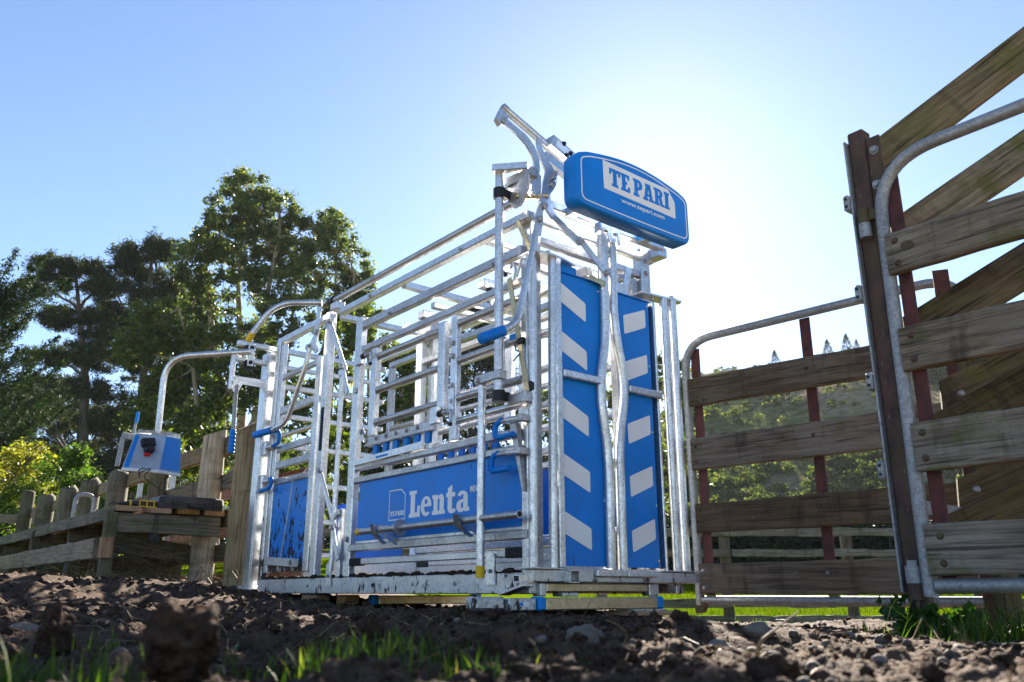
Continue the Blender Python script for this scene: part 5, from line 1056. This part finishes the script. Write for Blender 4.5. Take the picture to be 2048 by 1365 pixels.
wood_tree('pine_tree', 'low spreading dark pine behind the yellow bushes', -21.8, 42.0, [[(0, 0, -.3), (0, 0, 4), (-.4, 0, 8)], [(.5, 0, -.3), (2, 0, 4)]], P3, dj=1.4, sc=1.1, leafmat='leaf_pine', barkmat='bark_pine', seed=20, clusters=36, cr=.5, leaves=65, size=.28, aspect=.16, up=.2, trunk_r=.28, shell=.2)
# cypress with long upswept sprays at the left edge
b = (-13.6, 20.0, gz(-13.6, 20)); rg = np.random.RandomState(41); e = empty('cypress_tree', b, 0, 'dark cypress with upswept pointed branch tips at the left edge', 'tree')
mb = MB(); mb.tube([(0, 0, -.3), (.1, 0, 3), (0, .1, 6.8)], .22, 9, r1=.05); Cs = []
for k in range(84):
    z0 = rg.uniform(1.0, 6.4); az = rg.uniform(-math.pi, math.pi); L = (2.7 - .25 * z0) * rg.uniform(.7, 1.25)
    if k < 14: az = rg.uniform(-.7, .6); z0 = rg.uniform(2.5, 6.2); L = rg.uniform(1.6, 2.4)
    d = np.array((math.cos(az), math.sin(az), 0)); pts = [np.array((0, 0, z0)) + d * L * t_ + np.array((0, 0, L * (.55 * t_ ** 2 + .12 * t_))) for t_ in np.linspace(0, 1, 7)]
    mb.tube([tuple(p) for p in pts], .035, 5, r1=.006)
    m = 560; tt_ = rg.uniform(.12, 1.0, m); base_ = np.array([np.array((0, 0, z0)) + d * L * t_ + np.array((0, 0, L * (.55 * t_ ** 2 + .12 * t_))) for t_ in tt_])
    spread = (.26 * (1.05 - tt_) ** .8)[:, None]; Cs.append(base_ + rg.normal(size=(m, 3)) * spread * np.array((1, 1, .7)))
mb.build('trunk', M['bark_pine'], e, None, 60); C = np.concatenate(Cs); np_obj('crown', leaf_cards(C, .15, rg, .22, -.1, .35), quads(len(C)), M['leaf_cypress'], e)

# bushes
def bush(label, base, lobes, mat, seed, name='bush', size=.09, leaves=60, clusters=16, cr=.16, cat='bush', group='bushes along the race', aspect=.5, **kw):
    return make_tree(name, label, cat, base, [[(0, 0, -.2), (0, 0, max(.3, lobes[0][2] * .5))]], lobes, mat, 'bark_pine', seed, clusters=clusters, cr=cr, leaves=leaves, size=size, aspect=aspect, droop=.1, up=.1, group=group, trunk_r=.05, twig=.012, shell=.4, **kw)
x, y = -10.6, 18.0; z = gz(x, y)
bush('round golden yellow bush left of the control box', (x, y, z), [(.15, 0, 2.85 - z, .5, .5, .42), (-.2, .1, 2.5 - z, .6, .5, .45), (.3, -.1, 2.1 - z, .6, .5, .4), (-.9, 0, 2.4 - z, .5, .5, .5)], 'leaf_gold', 51, clusters=26, size=.075)
x, y = -9.3, 17.5; z = gz(x, y)
bush('pale green bush with yellow tips behind the walkway', (x, y, z), [(-.1, 0, 2.6 - z, .5, .5, .33), (.45, 0, 2.3 - z, .45, .5, .27), (-.5, 0, 2.1 - z, .64, .5, .35), (.2, .1, 1.8 - z, .7, .5, .4), (.1, 0, 2.85 - z, .2, .2, .2)], 'leaf_bush', 52, clusters=26, size=.075)
x, y = -11.6, 17.0; z = gz(x, y)
bush('dark green bush at the foot of the cypress', (x, y, z), [(0, 0, 2.3 - z, .6, .5, .5), (.8, 0, 1.75 - z, .7, .5, .4), (-.4, 0, 1.6 - z, .7, .5, .5), (1.4, .1, 1.3 - z, .7, .5, .4), (-.2, 0, 2.9 - z, .4, .4, .4)], 'leaf_bush', 53, clusters=24)
x, y = -7.2, 19.0; z = gz(x, y)
bush('leafy green shrub behind the control box', (x, y, z), [(-.6, 0, 3.1 - z, .55, .5, .5), (.2, 0, 2.6 - z, .6, .5, .5), (.9, 0, 3.1 - z, .5, .5, .55), (0, .1, 1.8 - z, .9, .5, .5), (-1.1, 0, 2.2 - z, .6, .5, .5)], 'leaf_gum_low', 54, clusters=26, size=.11)
x, y = -5.1, 19.0; z = gz(x, y)
bush('leafy green shrub behind the rear of the crush', (x, y, z), [(-.5, 0, 3.2 - z, .55, .5, .6), (.3, 0, 2.7 - z, .6, .5, .5), (.9, 0, 3.3 - z, .5, .5, .6), (0, .1, 1.9 - z, .9, .5, .5), (1.0, 0, 2.0 - z, .7, .5, .5)], 'leaf_gum_low', 55, clusters=26, size=.11)
x, y = -2.6, 21.0; z = gz(x, y)
bush('dark shrub behind the middle of the crush', (x, y, z), [(-.6, 0, 3.3 - z, .7, .6, .7), (.5, 0, 3.0 - z, .8, .6, .7), (1.6, 0, 2.7 - z, .8, .6, .6), (0, .1, 1.9 - z, 1.2, .6, .6), (1.8, 0, 1.7 - z, 1.0, .6, .6)], 'leaf_hedge', 56, clusters=30, size=.12, leaves=70)
# mass of trees closing the gap behind the named ones
rg = np.random.RandomState(61); Cs = []
for k in range(125):
    x = rg.uniform(-58, 14.6); y = rg.uniform(76, 90); h = rg.uniform(5.5, 9.0) + (2.5 if x < 0 else 0); z = tz(x, y)
    for q in range(10):
        v = rg.normal(size=3); v /= np.linalg.norm(v); p = np.array((x, y, z + h * .55)) + v * np.array((2.6, 2.2, h * .42)) * rg.uniform(.5, 1); Cs.append(p + rg.normal(size=(66, 3)) * .75)
C = np.concatenate(Cs); tl2 = np_obj('treeline', leaf_cards(C, .55, rg, .45), quads(len(C)), M['leaf_scrub']); tag(tl2, 'dense wall of far green scrub closing the view behind the yards', None, None, 'stuff')

# clipped dark hedge beyond the rail fence
rg = np.random.RandomState(71); n = 60000; X = rg.uniform(1.6, 16, n); Yh = 21.0 + rg.uniform(-.55, .55, n); zb = np.array(ground_h(X, Yh)); t_ = rg.uniform(0, 1, n)
Z = zb + t_ * (1.45 + .08 * np.sin(X * 3) + .06 * rg.normal(size=n)); keep = (np.abs(Yh - 21) > .35) | (t_ > .85); C = np.stack([X, Yh, Z], 1)[keep]
hd = empty('hedge', (8.8, 21.0, gz(8.8, 21)), 0, 'long dark clipped hedge beyond the rail fence', 'hedge'); C = C - np.array(hd.location)
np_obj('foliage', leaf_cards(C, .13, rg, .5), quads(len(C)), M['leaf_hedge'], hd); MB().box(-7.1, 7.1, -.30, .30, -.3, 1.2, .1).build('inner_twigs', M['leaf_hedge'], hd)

# ------------------------------------------------------------------ scrub on the hill
def blob_variants(seed, n, leaves, size):
    out = []
    for k in range(n):
        rg = np.random.RandomState(seed + k); v = rg.normal(size=(leaves, 3)); v /= np.linalg.norm(v, axis=1)[:, None]; v[:, 2] = np.abs(v[:, 2]) * 1.0 - .15
        lump = 1 + .22 * np.sin(v[:, 0] * 5 + k) * np.cos(v[:, 1] * 4 + 2 * k) + .15 * rg.normal(size=leaves); out.append(leaf_cards(v * lump[:, None] * rg.uniform(.75, 1, leaves)[:, None], size, rg, .75))
    return out
BV = blob_variants(300, 6, 120, .32)
BL = blob_variants(340, 6, 60, .42)
rg = np.random.RandomState(81); Vs = []; cnt = 0; big = []
tries = 0
while cnt < 900 and tries < 30000:
    tries += 1; az = math.radians(rg.uniform(9.5, 40)); d = 72 + 208 * rg.uniform() ** 1.1; x = d * math.sin(az); y = d * math.cos(az)
    dens = .5 + .5 * math.sin(x * .05 + 1.3) * math.cos(y * .045)
    if d < 112 and (d < 84 or rg.uniform() > .42): continue
    if d > 112 and rg.uniform() > .03 + .16 * dens * dens: continue
    r_ = rg.uniform(.7, 1.6) * (.72 if d < 112 else .5) * (1.3 if rg.uniform() < .12 else 1); z = max(float(hill_h(x, y)), -9)
    if cnt < 26 and d < 100: big.append((x, y, z, r_)); cnt += 1; continue
    v = (BV if d < 112 else BL)[cnt % 6].copy(); a = rg.uniform(0, 6.28); ca, sa = math.cos(a), math.sin(a); v = np.stack([v[:, 0] * ca - v[:, 1] * sa, v[:, 0] * sa + v[:, 1] * ca, v[:, 2] * rg.uniform(.8, 1.3)], 1) * r_ + np.array((x, y, z + r_ * .25)); Vs.append(v); cnt += 1
BT = blob_variants(380, 6, 26, .7)
for k in range(1900):
    az = math.radians(rg.uniform(9, 36)); d = rg.uniform(115, 275); x, y = d * math.sin(az), d * math.cos(az)
    if fbm(np.array(x * .03), np.array(y * .03), 3) < rg.uniform(-.4, .7): continue
    r_ = rg.uniform(.35, .95); Vs.append(BT[k % 6] * r_ + np.array((x, y, float(hill_h(x, y)) + r_ * .2)))
V = np.concatenate(Vs); sc = np_obj('scrub', V, quads(len(V) // 4), M['leaf_scrub']); tag(sc, 'low scrub and bushes dotted over the far hillside', None, None, 'stuff')
bm_ = [np_mesh('foliage', b_, quads(len(b_) // 4)) for b_ in blob_variants(400, 4, 420, .20)]
for m_ in bm_: m_.materials.append(M['leaf_scrub'])
for k, (x, y, z, r_) in enumerate(big):
    o = link(bpy.data.objects.new('hill_bush', bm_[k % 4])); o.location = (x, y, z + r_ * .3); o.scale = (r_ * 1.25, r_ * 1.25, r_ * 1.35); o.rotation_euler = (0, 0, k * 1.3)
    tag(o, 'rounded olive green bush at the foot of the far hillside', 'bush', 'bushes at the foot of the hill')
# pines along the ridge
def ridge_pine(x, y, h, seed, label):
    rg = np.random.RandomState(seed); z = float(hill_h(x, y)); e = empty('ridge_pine', (x, y, z), 0, label, 'tree', 'small pines on the ridge'); n = 900; t_ = rg.uniform(.08, 1, n) ** .8; rr = h * .50 * (1.02 - t_) ** .8 * rg.uniform(.2, 1, n) ** .5; a = rg.uniform(0, 6.28, n)
    C = np.stack([rr * np.cos(a) * .8, rr * np.sin(a) * .8, t_ * h + rg.normal(size=n) * .1], 1); MB().tube([(0, 0, -.5), (0, 0, h * .97)], h * .02, 6, r1=.02).build('trunk', M['bark_pine'], e); np_obj('crown', leaf_cards(C, h * .09, rg, .3, .2), quads(n), M['leaf_pine'], e)
for k, (azd, d, h, lab) in enumerate(((18.15, 213, 4.2, 'lone small pine on the skyline above the far gate'), (21.55, 213, 4.6, 'small pine on the skyline beside the red gate upright'), (22.75, 213, 4.8, 'tallest skyline pine just left of the gate post'), (23.35, 213, 3.0, 'short skyline pine close to the gate post'))):
    ridge_pine(d * math.sin(R(azd)), d * math.cos(R(azd)), h, 90 + k, lab)
rg = np.random.RandomState(99); Cs = []
for k in range(46):
    azd = rg.uniform(26.0, 32.5); d = rg.uniform(165, 218); x, y = d * math.sin(R(azd)), d * math.cos(R(azd)); z = float(hill_h(x, y)); h = rg.uniform(6, 10); n = 420; t_ = rg.uniform(.05, 1, n); rr = h * .26 * (1.03 - t_) * rg.uniform(.3, 1, n); a = rg.uniform(0, 6.28, n); Cs.append(np.stack([x + rr * np.cos(a), y + rr * np.sin(a), z + t_ * h], 1))
C = np.concatenate(Cs); fo_ = np_obj('forest', leaf_cards(C, .9, rg, .4, .2), quads(len(C)), M['leaf_pine']); tag(fo_, 'distant pine plantation along the ridge beyond the gate post', None, None, 'stuff')

# ------------------------------------------------------------------ loose ground material
def ico(sub):
    bm = bmesh.new(); bmesh.ops.create_icosphere(bm, subdivisions=sub, radius=1.0); bm.verts.ensure_lookup_table(); V = np.array([v.co[:] for v in bm.verts]); F = np.array([[v.index for v in f.verts] for f in bm.faces]); bm.free(); return V, F
def lump(sub, seed, rough=.35, freq=1.6, angular=0.0):
    V, F = ico(sub); out = []
    for v in V:
        p = Vector(v); n = mnoise.noise(p * freq + Vector((seed * 7.3, seed, 0))) + .55 * mnoise.noise(p * freq * 2.3 + Vector((0, seed * 3.1, 5))) + .3 * mnoise.noise(p * freq * 5.1 + Vector((seed, 0, 9)))
        if angular: n = round(n / angular) * angular * .8 + n * .2
        out.append(p * (1 + rough * n))
    return np.array([o[:] for o in out]), F
def scatter(name, variants, pts, sizes, mat, seed, squash=(.6, 1.0), sink=.25, smooth=True):
    rg = np.random.RandomState(seed); Vs = []; Fs = []; o = 0
    for k, (x, y) in enumerate(pts):
        V, F = variants[k % len(variants)]; s = sizes[k]; q = Matrix.Rotation(rg.uniform(0, 6.28), 3, 'Z') @ Matrix.Rotation(rg.uniform(-.6, .6), 3, 'X'); sq = rg.uniform(*squash)
        W = (V * np.array((1, rg.uniform(.7, 1.1), sq))) @ np.array(q).T * s
        W = W + np.array((x, y, 0)); W[:, 2] += float(gh[k]) + s * sq * (1 - sink * 2) * .6; Vs.append(W); Fs.append(F + o); o += len(V)
    ob = np_obj(name, np.concatenate(Vs), np.concatenate(Fs), mat, smooth=smooth); return ob
rg = np.random.RandomState(5)
def front_pts(n, y0, y1, ang0, ang1, pw=1.5):
    r = y0 * (y1 / y0) ** (rg.uniform(0, 1, n) ** (1 / pw)); a = np.radians(rg.uniform(ang0, ang1, n)); return np.stack([r * np.sin(a), r * np.cos(a)], 1)
V_s = [lump(2, k, .60, 1.8) for k in range(10)]; V_m = [lump(3, k + 20, .60, 1.9) for k in range(10)]
pts = np.vstack([front_pts(2100, .8, 6.5, -38, 12), front_pts(700, .8, 5.0, 5, 38)]); gh = ground_h(pts[:, 0], pts[:, 1]); sz = .0028 + .010 * rg.uniform(0, 1, len(pts)) ** 2.8 + .0012 * np.hypot(pts[:, 0], pts[:, 1])
ob = scatter('soil_crumbs', V_s, pts, sz, M['clod'], 1); tag(ob, 'crumbs and small lumps of dark churned soil', None, None, 'stuff')
V_t = [lump(1, k + 60, .5, 1.8) for k in range(8)]; pts = np.vstack([front_pts(4200, .7, 4.5, -38, 12, 1.0), front_pts(2600, .7, 4.0, 0, 40, 1.0)]); gh = ground_h(pts[:, 0], pts[:, 1]); sz = .0016 + .0036 * rg.uniform(0, 1, len(pts)) ** 2
ob = scatter('soil_grit', V_t, pts, sz, M['clod'], 9, smooth=False); tag(ob, 'fine dark grit and soil crumbs between the lumps', None, None, 'stuff')
pts = np.vstack([front_pts(750, 1.0, 7.0, -38, 10), front_pts(60, 1.1, 4.5, 8, 36)]); gh = ground_h(pts[:, 0], pts[:, 1]); sz = .006 + .016 * rg.uniform(0, 1, len(pts)) ** 2.2
ob = scatter('mud_lumps', V_s, pts, sz, M['clod'], 2); tag(ob, 'broken lumps of trampled mud over the yard', None, None, 'stuff')
S_s = [lump(2, k + 40, .25, 1.0, .16) for k in range(6)]
pts = np.vstack([front_pts(900, .9, 5.2, 0, 40, 1.3), front_pts(160, 1.0, 5.0, -34, 0)]); gh = ground_h(pts[:, 0], pts[:, 1]); sz = .0025 + .010 * rg.uniform(0, 1, len(pts)) ** 3.0 + .0006 * np.hypot(pts[:, 0], pts[:, 1])
ob = scatter('gravel', S_s, pts, sz, M['stone'], 3, (.5, .85), .3); tag(ob, 'scattered grey and tan gravel stones', None, None, 'stuff')
# single clods and stones that stand out
def single(name, label, cat, x, y, s, seed, mat, sq=(1, 1, 1), zoff=0.0, rough=.4, freq=1.7, ang=0.0, group=None, sub=4):
    V, F = lump(sub, seed, rough, freq, ang); o = np_obj(name, V * np.array(sq) * s, F, M[mat], smooth=True); o.location = (x, y, gz(x, y) + zoff); o.rotation_euler = (0, 0, seed); return tag(o, label, cat, group)
single('soil_clod', 'big blurred dark clod at the bottom edge among grass', 'clod', -.285, .76, .028, 3, 'clod', (1.0, .9, 1.1), .024, .6, 1.9, group='large soil clods')
single('soil_clod', 'upright knobbly clod at the left of the yard', 'clod', -.665, 1.28, .027, 8, 'clod', (.8, .8, 1.3), .030, .6, 1.6, group='large soil clods')
single('soil_clod', 'wide dark clod at the bottom middle', 'clod', .045, .93, .031, 12, 'clod', (1.5, 1.0, .7), .004, .65, 2.0, group='large soil clods')
single('soil_clod', 'shaggy clod near the bottom below the far gate', 'clod', .265, .92, .024, 15, 'clod', (1.2, .9, .95), .014, .55, 1.7, group='large soil clods')
single('soil_clod', 'dark clod in front of the chassis beam', 'clod', -.235, 1.45, .026, 21, 'clod', (1, .9, 1), .014, .65, 2.0, group='large soil clods')
single('soil_clod', 'rounded clod beside the long grass tuft', 'clod', -.30, 1.15, .022, 25, 'clod', (1.2, .9, .8), .008, .65, 2.0, group='large soil clods')
single('rock', 'flat topped tan rock in front of the head gate', 'rock', .155, 1.86, .042, 31, 'stone', (1.0, .8, .72), .014, .28, 1.0, .14, 'rocks in the yard')
single('rock', 'pale broad stone right of the tan rock', 'rock', .60, 2.15, .036, 33, 'stone', (1.1, .9, .55), .010, .25, 1.0, .14, 'rocks in the yard')
single('rock', 'grey stone below the middle of the far gate', 'rock', .36, 1.55, .026, 36, 'stone', (1.0, .8, .7), .008, .25, 1.0, .14, 'rocks in the yard')
single('rock', 'tan stone in front of the gate post', 'rock', .92, 2.45, .030, 38, 'stone', (1.2, .9, .6), .008, .25, 1.0, .14, 'rocks in the yard')
single('rock', 'light stone at the far left edge of the yard', 'rock', -1.10, 1.98, .032, 44, 'stone', (1.2, .8, .6), .010, .25, 1.0, .14, 'rocks in the yard')

# grass blades
def blades(P, H, rg, w=.004, bend=.5, lean=None):
    n = len(P); a = rg.uniform(0, 6.28, n); d = np.stack([np.cos(a), np.sin(a), np.zeros(n)], 1); s = np.stack([-np.sin(a), np.cos(a), np.zeros(n)], 1); b = (bend * rg.uniform(.2, 1.2, n))[:, None]; H = H[:, None]; w_ = (w * rg.uniform(.6, 1.3, n))[:, None]; up = np.array((0, 0, 1.0))
    out = []
    for k, t_ in enumerate((0, .35, .7, 1.0)):
        c = P + up * H * (t_ - .18 * b * t_ * t_) + d * H * b * t_ * t_; ww = w_ * (1 - t_ ** 1.6) * .5 + 1e-5; out.append(np.stack([c - s * ww, c + s * ww], 1))
    V = np.concatenate(out, 1).reshape(-1, 3); F = []
    base = (np.arange(n) * 8)[:, None]
    for k in range(3): F.append(base + np.array([2 * k, 2 * k + 1, 2 * k + 3, 2 * k + 2]))
    return V, np.concatenate(F)
def tufts(specs, rg):
    P = []; H = []
    for (x, y, rx, ry, n, h) in specs:
        xx = x + rg.normal(size=n) * rx * .5; yy = y + rg.normal(size=n) * ry * .5; P.append(np.stack([xx, yy, ground_h(xx, yy) - .004], 1)); H.append(h * rg.uniform(.45, 1.15, n))
    return np.concatenate(P), np.concatenate(H)
rg = np.random.RandomState(21)
P, H = tufts([(-.60, .88, .14, .08, 260, .060), (-.68, .98, .12, .12, 200, .060), (-.52, .92, .16, .10, 200, .050), (-.42, 1.02, .14, .14, 140, .045), (-.64, 1.05, .12, .1, 120, .05), (-.205, 1.02, .10, .09, 120, .050), (-.14, 1.16, .10, .08, 70, .045), (-.22, 1.26, .09, .08, 80, .055), (-.05, .98, .12, .08, 70, .035), (.07, 1.1, .1, .08, 24, .035), (-.70, 1.45, .15, .2, 30, .06), (-.45, 1.35, .3, .3, 26, .055), (-.72, .98, .1, .1, 90, .06)], rg)
V, F = blades(P, H, rg, .0042, .55); ob = np_obj('grass', V, F, M['grass']); tag(ob, 'tufts of green grass in the blurred foreground', None, None, 'stuff')
P, H = tufts([(1.55, 2.62, .30, .22, 420, .15), (1.75, 2.45, .3, .25, 380, .14), (1.42, 2.80, .18, .15, 120, .09), (1.95, 2.2, .3, .3, 260, .12), (1.30, 2.55, .25, .2, 60, .05)], rg)
V, F = blades(P, H, rg, .007, .9); ob = np_obj('grass', V, F, M['grass']); tag(ob, 'long rank grass under the near gate', None, None, 'stuff')
P, H = tufts([(.86, 4.25, .08, .08, 26, .07), (1.12, 4.0, .08, .06, 20, .06), (1.50, 3.55, .12, .08, 40, .07), (.98, 3.8, .3, .2, 20, .04), (-.6, 3.9, .5, .4, 14, .06), (-1.1, 4.6, .4, .4, 16, .08), (.25, 3.2, .4, .3, 14, .035)], rg)
V, F = blades(P, H, rg, .006, .6); ob = np_obj('grass', V, F, M['grass']); tag(ob, 'scattered sprigs of bright grass on the bare yard', None, None, 'stuff')
n = 15000; xx = rg.uniform(.8, 9.0, n); yy = rg.uniform(9.3, 20, n); P = np.stack([xx, yy, ground_h(xx, yy) - .01], 1); V, F = blades(P, rg.uniform(.04, .13, n), rg, .014, .5); ob = np_obj('paddock_grass', V, F, M['pasture']); tag(ob, 'bright backlit pasture grass beyond the far gate', None, None, 'stuff')
# dry stalks
def stalks(specs, rg, r=.0016):
    mb = MB()
    for (x, y, rx, ry, n, L, zz) in specs:
        for k in range(n):
            px_, py_ = x + rg.normal() * rx * .5, y + rg.normal() * ry * .5; a = rg.uniform(0, 6.28); e_ = rg.uniform(-.1, .75); l = L * rg.uniform(.4, 1.2); p = np.array((px_, py_, gz(px_, py_) + .005 + zz * rg.uniform(0, 1))); d = np.array((math.cos(a) * math.cos(e_), math.sin(a) * math.cos(e_), math.sin(e_))) * l; s = rg.normal(size=3) * l * .16
            mb.tube([tuple(p), tuple(p + d * .5 + s), tuple(p + d - np.array((0, 0, l * .12)))], r, 4, r1=r * .5)
    return mb
rg = np.random.RandomState(31)
def cpt(b, a): p = Matrix.Rotation(CA, 4, 'Z') @ Vector((b, a, 0)) + Vector((0.0943, 4.0, 0)); return p.x, p.y
ws = []
for b_, a_, n, L, zz in ((-.45, 4.3, 60, .40, .25), (-.6, 4.8, 50, .45, .2), (-.3, 4.0, 40, .25, .05), (-1.0, 4.5, 60, .25, .02), (-1.2, 5.5, 60, .28, .02), (-.9, 6.5, 60, .3, .02), (-1.6, 4.0, 40, .2, .0)):
    x, y = cpt(b_, a_); ws.append((x, y, .5, .4, n, L, zz))
ob = stalks(ws, rg, .0028).build('dry_straw', M['straw']); tag(ob, 'dry straw and dead stalks under the walkway', None, None, 'stuff')
ob = stalks([(-.3, 1.3, 1.0, .6, 70, .06, 0), (.3, 1.5, .9, .8, 60, .06, 0), (-.8, 2.2, .8, .8, 70, .10, 0), (.8, 2.0, .6, .6, 30, .07, 0), (-.2, 2.4, 1.0, .8, 60, .08, 0)], rg, .0011).build('straw', M['straw']); tag(ob, 'bits of dry straw lying on the trampled soil', None, None, 'stuff')
rt = MB().tube(arc_path([(.20, 1.62, gz(.2, 1.62)), (.212, 1.60, .025), (.19, 1.58, .045), (.168, 1.57, .052)], .02), .0032, 8, r1=.001).build('root', M['straw']); tag(rt, 'dry curled root standing beside the tan rock', 'root')
rt = MB().tube(arc_path([(.33, 1.20, gz(.33, 1.2)), (.335, 1.2, .035), (.36, 1.21, .05), (.40, 1.22, .075)], .03), .0035, 8, r1=.001).build('root', M['straw']); tag(rt, 'bent straw stalk at the right of the foreground', 'root')
for lab, x, y, seed in (('leafy weed growing at the foot of the gate post', 1.345, 2.95, 1), ('broad leaved weed beside the gate post hinge', 1.47, 2.90, 2)):
    rg = np.random.RandomState(seed + 70); z = gz(x, y); e = empty('weed', (x, y, z), 0, lab, 'weed', 'weeds at the gate post'); mb = MB(); Cs = []
    for k in range(20):
        a = rg.uniform(0, 6.28); l = rg.uniform(.05, .13); tip = np.array((math.cos(a) * l * .6, math.sin(a) * l * .6, l * rg.uniform(.5, 1.1))); mb.tube([(0, 0, -.01), tuple(tip * .6 + np.array((0, 0, .02))), tuple(tip)], .0022, 5, r1=.001); Cs.append(tip + rg.normal(size=(9, 3)) * .014)
    mb.build('stems', M['grass'], e); C = np.concatenate(Cs); np_obj('leaves', leaf_cards(C, .034, rg, .75, -.1), quads(len(C)), M['leaf_weed'], e)
# mud lying along the chassis
rg = np.random.RandomState(8); MV = []; MF = []; o = 0
for k in range(260):
    a_ = rg.uniform(.1, 3.05); b_ = rg.uniform(.015, .32) if rg.uniform() < .5 else rg.uniform(.01, .05); V, F = V_s[k % 8]; s = rg.uniform(.006, .022); z0 = .19 if b_ < .055 else .162; MV.append(V * np.array((1.2, 1.5, .7)) * s + np.array((b_, a_, z0 + s * .3))); MF.append(F + o); o += len(V)
ob = np_obj('mud_crumbs', np.concatenate(MV), np.concatenate(MF), M['clod'], None, True); ob.location = CR.location; ob.rotation_euler = CR.rotation_euler; tag(ob, 'crumbs of wet mud lying along the crush floor edge', None, None, 'stuff')

# ------------------------------------------------------------------ air over the whole place
hz = NT('haze_air'); hz.t.nodes.remove(hz.p); pv = hz.t.nodes.new('ShaderNodeVolumePrincipled')
pv.inputs['Color'].default_value = (.93, .96, 1.0, 1); pv.inputs['Density'].default_value = .00018; pv.inputs['Anisotropy'].default_value = .0
hz.t.links.new(pv.outputs[0], hz.out.inputs['Volume'])
hb_ = MB().add([(x, y, z) for x in (-960, 960) for y in (-960, 960) for z in (-34, 84)], [(0, 1, 3, 2), (4, 6, 7, 5), (0, 4, 5, 1), (2, 3, 7, 6), (0, 2, 6, 4), (1, 5, 7, 3)]).build('haze', hz.m); tag(hb_, 'thin sunlit haze over the yards and hillside', None, None, 'stuff')
